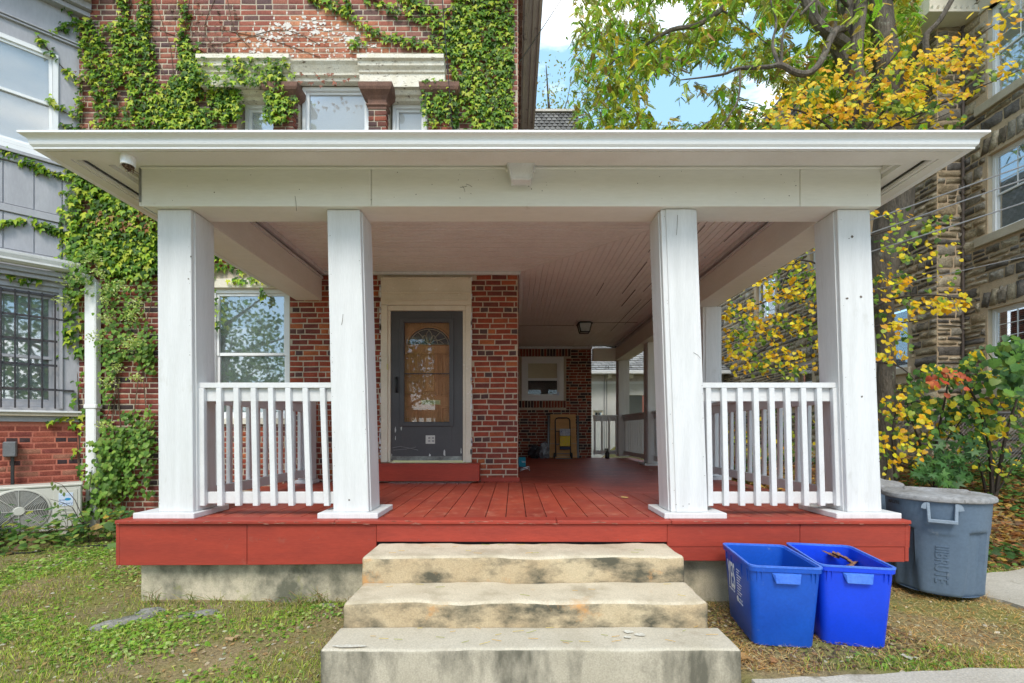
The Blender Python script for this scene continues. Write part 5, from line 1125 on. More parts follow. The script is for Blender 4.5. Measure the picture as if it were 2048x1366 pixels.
def stones(T, ulen, z0, z1, openings, arches=(), prefer=None, nparts=150, dark=1.):
    items = []; z = z0; J = .036
    def emit(u0, u1, a, b):
        for (ox0, ox1, oz0, oz1) in openings:
            if b > oz0+.02 and a < oz1-.02 and u1 > ox0 and u0 < ox1:
                if u0 < ox0-.06: emit(u0, ox0, a, b)
                if u1 > ox1+.06: emit(ox1, u1, a, b)
                return
        if u1-u0 < .05: return
        c = scol(R); items.append(((u0+u1)/2, (a+b)/2, u1-u0-J, b-a-J, tuple(q*dark for q in c), R.uniform(-.05, .05)))
    while z < z1:
        h = R.choice((.10, .14, .18, .22, .26)); u = 0.
        while u < ulen:
            w = R.uniform(.16, .55); e = min(u+w, ulen)
            if ulen-e < .10: e = ulen
            if h > .16 and R.random() < .4:
                s = R.uniform(.4, .6); emit(u, e, z, z+h*s); m_ = (u+e)/2+R.uniform(-.05, .05)
                if e-u > .4: emit(u, m_, z+h*s, z+h); emit(m_, e, z+h*s, z+h)
                else: emit(u, e, z+h*s, z+h)
            else: emit(u, e, z, z+h)
            u = e
        z += h
    for (ua, ub, zb, hh) in arches:      # voussoirs of a flat arch
        n = max(5, round((ub-ua)/.15))
        for i in range(n):
            t = (i+.5)/n-.5; items.append((ua+(ub-ua)*(i+.5)/n, zb+hh/2+(.25-t*t)*.22, (ub-ua)/n-.018, hh*R.uniform(.92, 1.05), scol(R), -t*.42))
    place_pieces(sbd, T, items, ST, 'stone', M['stone'], prefer, nparts, .045)
def sop(T, y0, y1, z0, z1, oy): return (oy-y1, oy-y0, z0, z1)
T1 = frame_T((9.4, 9.43, 0), (0, -1)); L1 = 6.5
def o1(ya, yb, a, b): return (9.43-yb, 9.43-ya, a, b)
W1 = [o1(7.75, 8.94, 5.20, 6.78), o1(7.75, 8.94, 2.15, 3.72), o1(7.6, 8.94, 7.85, 9.7)]
wall_slab('wall', T1, 0, L1, -.2, 12, W1, .4, M['stonemortar'], sbd)
ext = [(o[0]-.02, o[1]+.02, o[2]-.19, o[3]+.0) for o in W1]; ext += [(o[0]-.12, o[1]+.12, o[3], o[3]+.42) for o in W1]; ext += [(o[0]-.2, o[1]+.2, o[2]-.19, o[2]) for o in W1]
stones(T1, L1, .0, 11.8, ext, [(o[0]-.10, o[1]+.10, o[3]+.02, .32) for o in W1[:2]], lambda a, b: 1.4)
for k, o in enumerate(W1):
    window(sbd, T1, o[0], o[1], o[2], o[3], fw=.055, y=.10, split=.48, blind=None if k == 1 else ('blindgrey' if k == 0 else 'blind'), gl='glassr', grid=(3, 3, 0), name='window')
    MB().box(o[0]-.20, o[1]+.2, -.07, .12, o[2]-.18, o[2]-.005, 0, T1).build('sill', M['limestone'], sbd, bevel=.01)
    if k == 2: MB().box(o[0]-.16, o[1]+.2, -.03, .12, o[3], o[3]+.26, 0, T1).build('lintel', M['limestone'], sbd, bevel=.01)
    MB().box(o[0]-.035, o[0]+.002, .02, .10, o[2], o[3], 0, T1).build('window_casing', M['limestone'], sbd)
T2 = frame_T((8.87, 9.43, 0), (1, 0)); wall_slab('wall', T2, .02, .52, -.2, 12, [], .3, M['stonemortar'], sbd)
stones(T2, .53, .0, 11.8, [], (), lambda a, b: 1.2, nparts=70)
T3 = frame_T((8.87, 20.5, 0), (0, -1)); L3 = 20.5-9.43
def o3(ya, yb, a, b): return (20.5-yb, 20.5-ya, a, b)
W3 = [o3(10.15, 11.2, 2.75, 4.2), o3(10.2, 11.2, 6.0, 7.4), o3(15.3, 16.5, 5.30, 6.7), o3(13.4, 14.4, 2.2, 3.45), o3(12.6, 13.5, 5.6, 7.0)]
wall_slab('wall', T3, 0, L3-.01, -.2, 12, W3, .4, M['stonemortar'], sbd)
stones(T3, L3, .0, 11.8, [(o[0]-.12, o[1]+.12, o[2]-.17, o[3]+.36) for o in W3], [(o[0]-.10, o[1]+.10, o[3]+.02, .30) for o in W3], lambda a, b: 1.0, nparts=80, dark=.9)
for o in W3:
    window(sbd, T3, o[0]+.02, o[1]-.02, o[2], o[3], fw=.05, y=.10, split=.48, blind=None, gl='glass')
    MB().box(o[0]-.10, o[1]+.10, -.06, .12, o[2]-.15, o[2]-.005, 0, T3).build('sill', M['limestone'], sbd, bevel=.01)
box('eave', 8.35, 9.9, 9.05, 10.8, 9.75, 9.80, M['cream'], sbd); box('frieze', 8.45, 9.9, 9.15, 9.3, 9.81, 10.6, M['cream'], sbd); box('frieze', 8.45, 8.6, 9.31, 10.8, 9.81, 10.6, M['cream'], sbd)
for i in range(12): box('dentil', 8.46+i*.12, 8.52+i*.12, 9.08, 9.14, 9.81, 9.92, M['cream'], sbd)
for z in (9.9, 10.5, 11.1): box('quoin', 9.1+.1*(z > 10), 9.405, 9.36, 9.42, z, z+.4, M['limestone'], sbd, bevel=.01)
MB().tube([(9.36, 9.38, .3), (9.36, 9.38, 11.5)], .028, 8).build('drain_pipe', mat('rusty_pipe', (.16, .12, .10), .8, (.10, .08, .07), 12), sbd)
box('roof', 8.7, 18, 2.9, 20.6, 12, 12.2, M['roof'], sbd)

# ================================================================== TREES
def sm(pts, n=5):      # Catmull-Rom
    P = [Vector(p) for p in pts]; out = []
    for i in range(len(P)-1):
        a, b, c, d = P[max(i-1, 0)], P[i], P[i+1], P[min(i+2, len(P)-1)]
        for k in range(n):
            t = k/n; out.append(.5*((2*b)+(-a+c)*t+(2*a-5*b+4*c-d)*t*t+(-a+3*b-3*c+d)*t**3))
    return out+[P[-1]]
def limb(pts, n=10, seg=4, wob=.12):
    """pts: (px, py, Y, radius)"""
    q = sm([(PX(a, Y), Y, PZ(b, Y)) for a, b, Y, r in pts], seg); rs = []
    for i in range(len(q)):
        f = i/seg; k = min(int(f), len(pts)-2); t = f-k; rs.append(pts[k][3]*(1-t)+pts[k+1][3]*t)
    B = MB(); B.tube(q, rs, n)
    for i, v in enumerate(B.v):
        c = q[i//n]; d = Vector(v)-c; m_ = 1+wob*mnoise.noise(Vector(v)*5)+wob*.5*mnoise.noise(Vector(v)*15); B.v[i] = tuple(c+d*m_)
    return B
tree = wthing('tree', 'big tree with grey trunk and feathery green leaves behind the porch roof', 'tree', (PX(1768, 7), 7, .6))
limb([(1766, 960, 7, .20), (1770, 860, 7, .13), (1772, 760, 7, .115), (1770, 650, 7, .12), (1764, 570, 7, .15), (1780, 480, 7, .235), (1790, 400, 7, .24), (1785, 320, 7, .20), (1778, 250, 7, .17), (1772, 120, 7.1, .17), (1762, 20, 7.2, .15), (1750, -160, 7.4, .11)], 14).build('trunk', M['bark'], tree, smooth=True)
for L_ in (
    [(1790, 400, 7, .15), (1752, 300, 6.95, .15), (1728, 230, 6.9, .14), (1702, 140, 6.9, .13), (1660, 60, 7, .11), (1615, 0, 7.1, .09), (1560, -90, 7.2, .06)],
    [(1718, 190, 6.9, .12), (1702, 110, 6.95, .12), (1694, 40, 7, .12), (1688, -60, 7.2, .10)],
    [(1735, 250, 6.9, .10), (1712, 190, 6.8, .10), (1715, 60, 6.8, .09), (1740, -80, 6.9, .07)],
    [(1700, 95, 6.9, .08), (1676, 78, 6.8, .08), (1648, 60, 6.7, .07), (1620, 20, 6.7, .06), (1590, -60, 6.7, .045)],
    [(1690, 60, 6.9, .05), (1669, 64, 6.6, .05), (1642, 122, 6.5, .045), (1618, 146, 6.5, .045), (1590, 145, 6.5, .04), (1562, 130, 6.5, .036), (1534, 134, 6.6, .03), (1478, 137, 6.8, .024), (1440, 150, 7, .018), (1360, 160, 7.3, .008)],
    [(1560, 132, 6.5, .03), (1545, 90, 6.6, .022), (1552, 40, 6.7, .016), (1530, -30, 7, .01)], [(1562, 131, 6.5, .025), (1568, 60, 6.4, .015), (1600, 10, 6.4, .01)],
    [(1480, 137, 6.8, .015), (1476, 200, 6.7, .014), (1440, 262, 6.7, .011), (1430, 330, 6.7, .006)],
    [(1640, -80, 8, .07), (1520, -40, 8, .06), (1408, 44, 8, .042), (1342, 60, 8, .034), (1280, 97, 8.1, .024), (1230, 120, 8.2, .014), (1180, 180, 8.4, .006)],
    [(1280, 97, 8.1, .014), (1260, 150, 8.1, .012), (1215, 220, 8.1, .008)], [(1342, 60, 8, .016), (1320, 120, 8, .012), (1360, 160, 7.9, .006)],
    [(1408, 44, 8, .02), (1440, 20, 8, .016), (1500, 60, 7.9, .012), (1560, 110, 7.8, .008)],
    [(1870, 180, 6.6, .045), (1850, 82, 6.5, .04), (1880, 40, 6.4, .035), (1920, -30, 6.3, .03)], [(1790, 200, 7, .07), (1830, 110, 6.7, .05), (1850, 82, 6.5, .04)],
    [(1760, 20, 7.2, .05), (1800, -20, 7, .04), (1850, -80, 6.8, .03)], [(1700, 20, 7, .03), (1660, -20, 6.6, .03), (1600, 30, 6.4, .012)]):
    limb(L_, 8, 4, .1).build('branch', M['bark'], tree, smooth=True)
def in_gap(px, py, gaps): return any(((px-a)/c)**2+((py-b)/d)**2 < 1 for a, b, c, d in gaps)
gaps = [(1345, 25, 42, 38), (1420, 145, 62, 30), (1515, 178, 45, 34), (1500, 25, 30, 22), (1392, 215, 48, 34), (1325, 190, 40, 60), (1560, 225, 50, 34), (1600, 70, 26, 24), (1470, 80, 26, 16), (1255, 20, 22, 20), (1540, 60, 30, 18)]
cl = []
while len(cl) < 2700:
    px = R.uniform(1150, 1830); py = R.uniform(-90, 300)
    if in_gap(px, py, [(a, b, c*.95, d*.95) for a, b, c, d in gaps]): continue
    if px > 1600 and R.random() < .15: continue
    if px < 1200 and R.random() < .4: continue
    cl.append((px, py, R.uniform(7.6, 11.) if px < 1500 else R.uniform(6.8, 10.5), R.uniform(16, 40)))
P, TP, NM, S, C = [], [], [], [], []
gcols = [(.48, .62, .06), (.34, .52, .05), (.66, .76, .10), (.18, .28, .035), (.78, .70, .07), (.36, .46, .06), (.40, .32, .10)]
for (px, py, Y, r_) in cl:
    cc = R.choice(gcols)
    for k in range(R.randint(5, 8)):
        a = R.uniform(0, 6.28); q = R.random()**.5*r_; x, z = px+q*math.cos(a), py+q*math.sin(a)*.8
        if in_gap(x, z, [(a_, b_, c_*.8, d_*.8) for a_, b_, c_, d_ in gaps]) or x < 1142: continue
        yy = Y+R.uniform(-.4, .4); P.append((PX(x, yy), yy, PZ(z, yy))); th = R.uniform(0, 6.28)
        TP.append((math.cos(th)*.8, math.sin(th)*.5, -R.uniform(.1, .9))); NM.append((R.uniform(-.4, .4), R.uniform(-.9, .3), 1)); S.append(R.uniform(.10, .19)); C.append(tuple(min(.9, v*R.uniform(.7, 1.3)) for v in (cc if R.random() < .7 else R.choice(gcols))))
P, TP, NM, S, C = map(np.array, (P, TP, NM, S, C)); leaves(tree, 'frond', FROND, P, basis(TP, NM), S, C, 300, 'leaf', 'foliage')
# sparse far twigs against the sky by the slate roof
ft = wthing('distant_tree', 'thin distant treetop with sparse small leaves against the sky, left of the big tree', 'tree', (PX(1095, 26), 26, 0))
for pts in ([(1100, 420, 26, .2), (1100, 260, 26, .12), (1096, 190, 26, .06), (1092, 130, 26, .02)], [(1100, 260, 26, .06), (1130, 215, 26, .03), (1142, 160, 26, .012)], [(1100, 270, 26, .06), (1075, 225, 26, .03), (1068, 200, 26, .012)]): limb(pts, 5).build('branch', M['twig'], ft)
n = 420; px = NP.normal(1112, 26, n); py = 245-np.abs(NP.normal(0, 52, n)); Y = NP.uniform(24, 28, n)
P = np.stack([(px-1028)/900*Y, Y, CAMZ+(861-py)/900*Y], 1); leaves(ft, 'oval', OVAL, P, basis(NP.normal(0, 1, (n, 3)), NP.normal(0, 1, (n, 3))), NP.uniform(.12, .22, n), pick([(.30, .34, .10), (.35, .28, .10), (.2, .25, .07)], n), 0)

# redbud with heart-shaped leaves
redbud = wthing('redbud_tree', 'small spreading tree with heart-shaped yellow and green autumn leaves beside the porch', 'tree', (PX(1700, 6.4), 6.4, .5))
limb([(1690, 960, 6.6, .07), (1685, 860, 6.6, .06), (1700, 700, 6.5, .05), (1695, 560, 6.4, .045), (1705, 430, 6.4, .04), (1700, 300, 6.3, .035), (1720, 200, 6.2, .02), (1800, 100, 6.1, .01)], 8).build('trunk', M['twig'], redbud, smooth=True)
def rblimbs(lst):
    for pts in lst: limb(pts, 5, 4, .05).build('branch', M['twig'], redbud)
rblimbs([[(1700, 300, 6.3, .02), (1640, 240, 6.2, .015), (1560, 215, 6.1, .010), (1510, 245, 6.1, .005)], [(1700, 290, 6.3, .02), (1780, 210, 6.1, .016), (1880, 120, 5.9, .011), (1990, 50, 5.8, .006)],
         [(1700, 295, 6.3, .02), (1790, 250, 6, .014), (1900, 200, 5.8, .010), (2040, 140, 5.6, .005)], [(1705, 280, 6.3, .015), (1690, 190, 6.2, .012), (1740, 110, 6.2, .006)], [(1790, 250, 6, .010), (1850, 245, 5.9, .006), (1900, 225, 5.9, .004)],
         [(1640, 240, 6.2, .010), (1690, 215, 6.1, .008), (1760, 160, 6, .005)], [(1700, 255, 6.2, .012), (1620, 200, 6.3, .008), (1590, 160, 6.3, .004)],
         [(1700, 520, 6.4, .025), (1620, 560, 6.8, .018), (1540, 600, 7.2, .012), (1465, 625, 7.5, .005)], [(1700, 600, 6.5, .022), (1620, 650, 6.9, .016), (1540, 690, 7.2, .01), (1470, 745, 7.5, .004)], [(1700, 560, 6.4, .018), (1600, 520, 6.8, .012), (1560, 580, 7, .006)],
         [(1700, 640, 6.5, .022), (1780, 600, 6.2, .016), (1860, 590, 5.9, .010), (1935, 600, 5.7, .004)], [(1700, 660, 6.5, .018), (1770, 650, 6.3, .012), (1840, 640, 6, .006)], [(1700, 720, 6.5, .018), (1790, 730, 6.2, .012), (1830, 760, 6, .006)], [(1705, 480, 6.4, .016), (1780, 460, 6.2, .010), (1860, 430, 6, .006), (1920, 440, 5.9, .003)],
         [(1690, 500, 6.4, .012), (1640, 545, 6.6, .01), (1610, 600, 6.8, .005)]])
P, TP, NM, S, C = [], [], [], [], []
YE_ = [(.90, .58, .015), (.86, .46, .012), (.92, .70, .03), (.78, .36, .012), (.90, .64, .03)]; GR_ = [(.22, .34, .04), (.13, .24, .035), (.36, .44, .05), (.08, .16, .03), (.56, .60, .05)]
def blob(cx, cy, rx, ry, n, Y0, Y1, fy, s0=.040, s1=.072, slope=0., T=HEART, pal=None):
    for k in range(n):
        a = R.uniform(0, 6.28); q = R.random()**.55; px = cx+rx*q*math.cos(a); py = cy+ry*q*math.sin(a)+slope*(px-cx)
        if mnoise.noise(Vector((px*.022, py*.03, 5))) < -.16 and R.random() < .8: continue
        Y = R.uniform(Y0, Y1); P.append((PX(px, Y), Y, PZ(py, Y))); th = R.uniform(0, 6.28)
        TP.append((math.cos(th)*.7, -.15+math.sin(th)*.35, -R.uniform(.25, 1.))); NM.append((R.uniform(-.6, .6), -R.uniform(.3, 1.2), R.uniform(.3, 1.1))); S.append(R.uniform(s0, s1))
        yel = (mnoise.noise(Vector((px*.03, py*.03, 0)))*1.2+R.uniform(-.35, .35)) < (fy-.5)
        c = R.choice(pal) if pal else R.choice(YE_ if yel else GR_); j = R.uniform(.8, 1.15); C.append(tuple(min(.92, v*j) for v in c))
def flush(parent, tn, T, n=300):
    global P, TP, NM, S, C
    A = [np.array(q) for q in (P, TP, NM, S, C)]; leaves(parent, tn, T, A[0], basis(A[1], A[2]), A[3], A[4], n); P, TP, NM, S, C = [], [], [], [], []
blob(1750, 175, 210, 85, 1250, 5.6, 6.8, .74, slope=-.30); blob(1680, 215, 160, 55, 640, 5.7, 6.8, .72); blob(1900, 150, 120, 60, 330, 5.5, 6.3, .72, slope=-.4); blob(1985, 45, 70, 45, 70, 5.4, 6, .9, slope=-.3); blob(2010, 140, 45, 26, 40, 5.4, 5.8, .9, slope=-.3)
blob(1530, 240, 55, 28, 60, 5.8, 6.6, .85); blob(1830, 240, 100, 35, 120, 5.6, 6.4, .6)
blob(1560, 640, 115, 120, 1150, 6.4, 7.9, .52); blob(1610, 560, 60, 75, 170, 6.4, 7.6, .40); blob(1500, 700, 60, 60, 130, 6.6, 7.9, .6)
blob(1790, 600, 60, 60, 190, 5.7, 6.8, .66); blob(1880, 600, 62, 28, 150, 5.5, 6.4, .82); blob(1840, 520, 85, 80, 130, 5.8, 6.6, .45); blob(1835, 440, 75, 30, 75, 5.8, 6.4, .14); blob(1815, 500, 62, 26, 40, 5.8, 6.4, .55); blob(1785, 690, 42, 40, 70, 5.7, 6.5, .6); blob(1765, 430, 24, 60, 26, 6, 6.6, .75); blob(1760, 900, 50, 80, 60, 5.6, 6.2, .5)
flush(redbud, 'heart', HEART)

# shrubs on the bank
def shrub(label, stems, blobs, tn, T, n=300):
    s = wthing('shrub', label, 'shrub', (PX(stems[0][0][0], stems[0][0][2]), stems[0][0][2], float(gh(PX(stems[0][0][0], stems[0][0][2]), stems[0][0][2]))))
    for pts in stems: limb([(a, b, c, d) for a, b, c, d in pts], 5, 4, .05).build('stem', M['twig'], s)
    for b in blobs: blob(*b[:8], **(b[8] if len(b) > 8 else {}))
    flush(s, tn, T, n); return s
GD = [(.06, .13, .035), (.09, .20, .045), (.13, .27, .05), (.18, .32, .06), (.06, .14, .05), (.22, .30, .06)]
GY = GD*2+[(.88, .58, .03), (.85, .68, .05), (.88, .50, .02), (.60, .60, .06), (.50, .55, .05)]
shrub('dense dark green shrub with scattered yellow leaves at the right edge behind the trash can', [[(1985, 1010, 6.4, .03), (1980, 900, 6.3, .025), (1960, 820, 6.2, .018), (1930, 760, 6.2, .01)], [(1990, 1000, 6.4, .03), (2010, 880, 6.3, .02), (2040, 780, 6.2, .012)], [(1975, 1000, 6.5, .02), (1950, 900, 6.5, .015), (1900, 850, 6.5, .008)], [(1990, 990, 6.3, .012), (2030, 930, 6.2, .008), (2048, 900, 6.1, .004)]],
      [(1985, 800, 85, 110, 850, 5.9, 7.2, 0, dict(pal=GY, s0=.05, s1=.095)), (2020, 730, 45, 60, 180, 5.6, 6.2, 0, dict(pal=GD, s0=.08, s1=.13)), (2000, 900, 60, 60, 170, 5.8, 7, 0, dict(pal=GY))], 'heart', HEART)
shrub('loose shrub with a few coral-red leaves among green, below the stone wall corner', [[(1870, 980, 6.6, .03), (1875, 880, 6.5, .02), (1890, 800, 6.4, .012), (1900, 740, 6.4, .006)], [(1870, 960, 6.6, .02), (1830, 860, 6.5, .012), (1810, 790, 6.5, .006)], [(1880, 900, 6.5, .012), (1930, 830, 6.4, .008), (1960, 800, 6.3, .005)]],
      [(1880, 800, 80, 75, 420, 6.0, 7.3, 0, dict(pal=GY, s0=.05, s1=.10)), (1900, 762, 42, 26, 30, 5.8, 6.2, 0, dict(pal=[(.62, .10, .05), (.70, .20, .08), (.55, .12, .06)], s0=.06, s1=.09)), (1830, 830, 60, 70, 240, 6.2, 7.4, 0, dict(pal=GY)), (1930, 870, 55, 45, 170, 6, 7, 0, dict(pal=GY))], 'heart', HEART)
shrub('low seedling shrub with pointed maple leaves in front of the chain-link fence', [[(1900, 1000, 6.0, .015), (1895, 930, 5.9, .01), (1880, 890, 5.9, .006)], [(1880, 1000, 6.0, .012), (1850, 950, 5.9, .006)]],
      [(1885, 935, 60, 34, 110, 5.6, 6.3, 0, dict(pal=[(.07, .17, .05), (.09, .21, .06), (.12, .26, .06)], s0=.10, s1=.16)), (1920, 890, 50, 28, 60, 5.7, 6.3, 0, dict(pal=[(.05, .12, .04), (.08, .18, .05)], s0=.10, s1=.15))], 'maple', MAPLE, 120)
shrub('pale yellow and green saplings seen between the balusters and the tree trunk', [[(1790, 960, 6.2, .012), (1785, 860, 6.1, .01), (1800, 800, 6, .005)], [(1760, 990, 5.9, .01), (1775, 930, 5.8, .008), (1765, 880, 5.8, .004)]],
      [(1800, 860, 70, 75, 190, 5.6, 6.2, .6), (1560, 860, 110, 60, 200, 7.2, 8.2, .35)], 'heart', HEART, 150)
# chain-link fence
cf = wthing('chain_link_fence', 'low grey chain-link fence half buried in leaves on the bank', 'fence', (7, 7.6, .7))
B = MB(); a, b, z0, z1, yf_ = 5.6, 8.8, .62, 1.62, 7.65; s = .062; H = z1-z0; u = a-H
while u < b:
    for sg in (0, 1):
        xs, xe = (u, u+H) if sg == 0 else (u+H, u); zs, ze = z0, z1; B.tube([(xs, yf_+.004*sg, zs), (xe, yf_+.004*sg, ze)], .0022, 3, cap=False)
    u += s
tag(B.build('mesh_wires', M['galv'], cf), kind='stuff'); MB().tube([(a-.5, yf_, z1), (b+.5, yf_, z1)], .02, 8).build('top_rail', M['galv'], cf)
for x in (a-.3, a+1.6, b): MB().tube([(x, yf_+.02, .3), (x, yf_+.02, z1+.05)], .025, 8).build('fence_post', M['galv'], cf)

# overhead cables
def cable(pts, label, cat='cable', r=.009, m='wire', n=10, group=None, sag=.05):
    a, b = [Vector((PX(px, Y), Y, PZ(py, Y))) for px, py, Y in pts]; q = [a.lerp(b, i/n)-Vector((0, 0, sag*4*(i/n)*(1-i/n))) for i in range(n+1)]
    tag(MB().tube(q, r, 5).build('overhead_cable', M[m], None, smooth=True), label, cat, group)
G_ = 'cables crossing beside the stone building'
cable([(1330, 575, 8.5), (2300, 240, 4.6)], 'topmost of the grey cables crossing in front of the stone building', group=G_)
cable([(1330, 600, 8.5), (2300, 268, 4.6)], 'second grey cable from the top crossing in front of the stone building', group=G_)
cable([(1330, 625, 8.5), (2300, 322, 4.6)], 'third grey cable from the top, crossing in front of the middle stone window', group=G_)
cable([(1430, 640, 8.5), (2300, 455, 4.6)], 'lowest and thinnest cable crossing in front of the stone building', r=.005, group=G_)
cable([(880, -60, 5.6), (908, 300, 5.85)], 'thin dark cable running down the ivy-covered brick wall', r=.006, m='black', sag=0)
cable([(1020, 152, 5.9), (1160, -60, 7.5)], 'thin dark cable rising from the house corner into the sky', r=.006, m='black', sag=.02)

# ================================================================== IVY
IC = [(.18, .33, .03), (.30, .46, .035), (.07, .16, .022), (.44, .58, .05), (.12, .26, .03), (.58, .62, .07), (.06, .13, .02)]
def wallpt(px, py, off): return (PX(px, WY), WY-off, PZ(py, WY))
def ivy_patch(x0, x1, y0, y1, n, s=(.06, .095), thr=-.25, off=(.01, .09), cols=IC, fn=None, sc=.02):
    k = 0; tr = 0; n = int(n*1.55); thr -= .05
    while k < n and tr < n*12:
        tr += 1; px, py = R.uniform(x0, x1), R.uniform(y0, y1)
        if mnoise.noise(Vector((px*sc, py*sc*.6, 9.3)))+.5*mnoise.noise(Vector((px*sc*3, py*sc*2, 2.3))) < thr+R.uniform(-.1, .1): continue
        if fn and not fn(px, py): continue
        o = R.uniform(*off); w = wallpt(px, py, o); P.append(w); TP.append((R.uniform(-.7, .7), -R.uniform(.15, .6), -1)); NM.append((R.uniform(-.35, .35), -1, R.uniform(.25, .9)))
        S.append(R.uniform(*s)*R.choice((.5, .7, .8, .95))); c = R.choice(cols); j = R.uniform(.75, 1.25); C.append(tuple(min(.9, v*j) for v in c)); k += 1
def strand(pts, n, wob=6, s=(.05, .085), mp=None, stem=None, cols=IC, parent=None):
    mp = mp or (lambda a, b, o: wallpt(a, b, o)); q = sm([(a, b, 0) for a, b in pts], 6)
    for k in range(n):
        f = R.random()*(len(q)-1); i = int(f); p = q[i].lerp(q[min(i+1, len(q)-1)], f-i); o = R.uniform(.01, .06); w = mp(p.x+R.gauss(0, wob), p.y+R.gauss(0, wob), o); P.append(w)
        TP.append((R.uniform(-.7, .7), -R.uniform(.15, .6), -1)); NM.append((R.uniform(-.35, .35), -1, R.uniform(.25, .9))); S.append(R.uniform(*s)); c = R.choice(cols); j = R.uniform(.75, 1.25); C.append(tuple(min(.9, v*j) for v in c))
    if parent: MB().tube([mp(p.x, p.y, .008) for p in q], .005, 4).build('vine_stem', M['vine'], parent)
ivL = wthing('ivy', 'thick green ivy covering the left of the brick wall and creeping onto the grey bay', 'ivy', (-5, WY-.1, 0))
def baypt(px, py, off):
    k = (px-1028)/900; t = (-5.75-5.95*k)/(.733-.68*k); x, y = -5.75-.733*t, 5.95-.68*t; z = CAMZ+(861-py)/900*y; return (x+.68*off, y-.733*off, z)
for pts in ([(262, 0), (275, 40), (300, 90), (330, 150)], [(310, 0), (330, 60), (345, 120), (352, 262)], [(380, 0), (372, 60), (390, 120), (410, 200)], [(430, 0), (410, 60), (440, 110), (470, 130)], [(350, 60), (400, 100), (460, 125)], [(340, 170), (350, 200), (352, 262)], [(455, 0), (470, 60), (500, 95)], [(180, 250), (230, 700), (250, 980)], [(140, 560), (150, 700), (155, 880), (160, 960)], [(150, 620), (158, 800), (160, 960)], [(270, 40), (420, 90), (560, 60), (640, 90)], [(440, 60), (540, 80), (640, 115)]):
    MB().tube([wallpt(p.x, p.y, .007) for p in sm([(a, b, 0) for a, b in pts], 6)], .0065 if pts[0][1] > 200 else .004, 5).build('vine_stem', M['vine'], ivL)
ivy_patch(160, 300, 45, 262, 900, thr=-.16, fn=lambda a, b: b > 40+(300-a)*.0); ivy_patch(195, 260, -30, 60, 130); ivy_patch(282, 305, -10, 110, 90, thr=-.5); ivy_patch(362, 384, -10, 130, 70, thr=-.4); ivy_patch(300, 410, 95, 262, 560, thr=-.15)
ivy_patch(320, 480, 118, 262, 620, thr=-.12); ivy_patch(395, 590, 138, 188, 250, thr=-.3, off=(.12, .22)); ivy_patch(542, 604, 165, 262, 230, thr=-.25, off=(.11, .2)); ivy_patch(440, 490, 180, 262, 160, thr=-.4)
ivy_patch(124, 320, 290, 560, 1900, s=(.065, .115), thr=-.42, off=(.01, .14), fn=lambda a, b: b > 300+(a-124)*.2); ivy_patch(122, 172, 560, 720, 80, s=(.09, .14), thr=-.5, off=(.03, .12)); ivy_patch(150, 178, 690, 960, 22, s=(.08, .12), thr=-.6)
ivy_patch(300, 540, 440, 545, 520, s=(.065, .11), thr=-.4); strand([(425, 540), (430, 580), (428, 620), (432, 660)], 26, 5); strand([(515, 540), (525, 575), (522, 610)], 16, 4); strand([(470, 550), (480, 565), (510, 560)], 22, 6)
for pts, n in (([(98, 196), (125, 222), (160, 238)], 26), ([(75, 72), (100, 105), (130, 140), (165, 160)], 30), ([(100, 68), (122, 60), (135, 50), (165, 50)], 20), ([(120, 245), (140, 255), (165, 258)], 14), ([(0, 300), (60, 328), (100, 345), (150, 352)], 80), ([(2, 452), (45, 440), (90, 455), (130, 468), (160, 480)], 85), ([(0, 545), (40, 560), (90, 560)], 28), ([(102, 520), (125, 532), (160, 538)], 20), ([(95, 846), (130, 836), (170, 832)], 22), ([(130, 10), (150, 40), (200, 60)], 20)):
    strand(pts, n, 4, (.05, .09) if pts[0][1] < 280 else (.06, .10), mp=baypt, parent=ivL)
flush(ivL, 'ivy', IVY)
# withered brown leaves on the bare vines
ivy_patch(300, 480, 0, 140, 130, s=(.03, .06), thr=-.1, cols=[(.20, .10, .06), (.26, .14, .09), (.14, .08, .05)]); ivy_patch(470, 680, 60, 165, 60, s=(.03, .055), thr=-.1, cols=[(.20, .10, .06), (.30, .10, .06)]); ivy_patch(600, 720, 160, 185, 14, s=(.05, .08), thr=-.9, off=(.1, .16), cols=[(.40, .12, .07), (.30, .10, .06)]); ivy_patch(160, 330, 150, 262, 50, s=(.04, .07), thr=-.9, off=(.06, .1), cols=[(.30, .12, .06), (.22, .1, .06)]); ivy_patch(200, 320, 430, 470, 60, s=(.05, .08), thr=-.9, off=(.08, .14), cols=[(.50, .28, .12), (.34, .14, .06)])
flush(ivL, 'ivy', IVY, 60)
ivR = wthing('ivy', 'dense green ivy up the right corner of the brick wall with strands reaching left', 'ivy', (-.3, WY-.1, 3.4))
ivy_patch(905, 1026, -30, 262, 1500, s=(.055, .095), thr=-.42); ivy_patch(848, 912, 175, 262, 190, s=(.055, .09), thr=-.25, off=(.08, .2)); ivy_patch(860, 920, 40, 120, 90, thr=-.2)
for pts, n in (([(620, -10), (660, 10), (700, 32), (740, 62), (800, 82), (850, 92), (905, 108)], 190), ([(735, -10), (790, 24), (850, 40), (900, 52)], 110), ([(800, -10), (850, 18), (900, 24)], 90), ([(700, 95), (730, 85), (790, 75)], 26), ([(860, 175), (880, 220), (860, 262)], 30), ([(690, 0), (700, 30)], 20)):
    strand(pts, n, 6, parent=ivR)
flush(ivR, 'ivy', IVY)
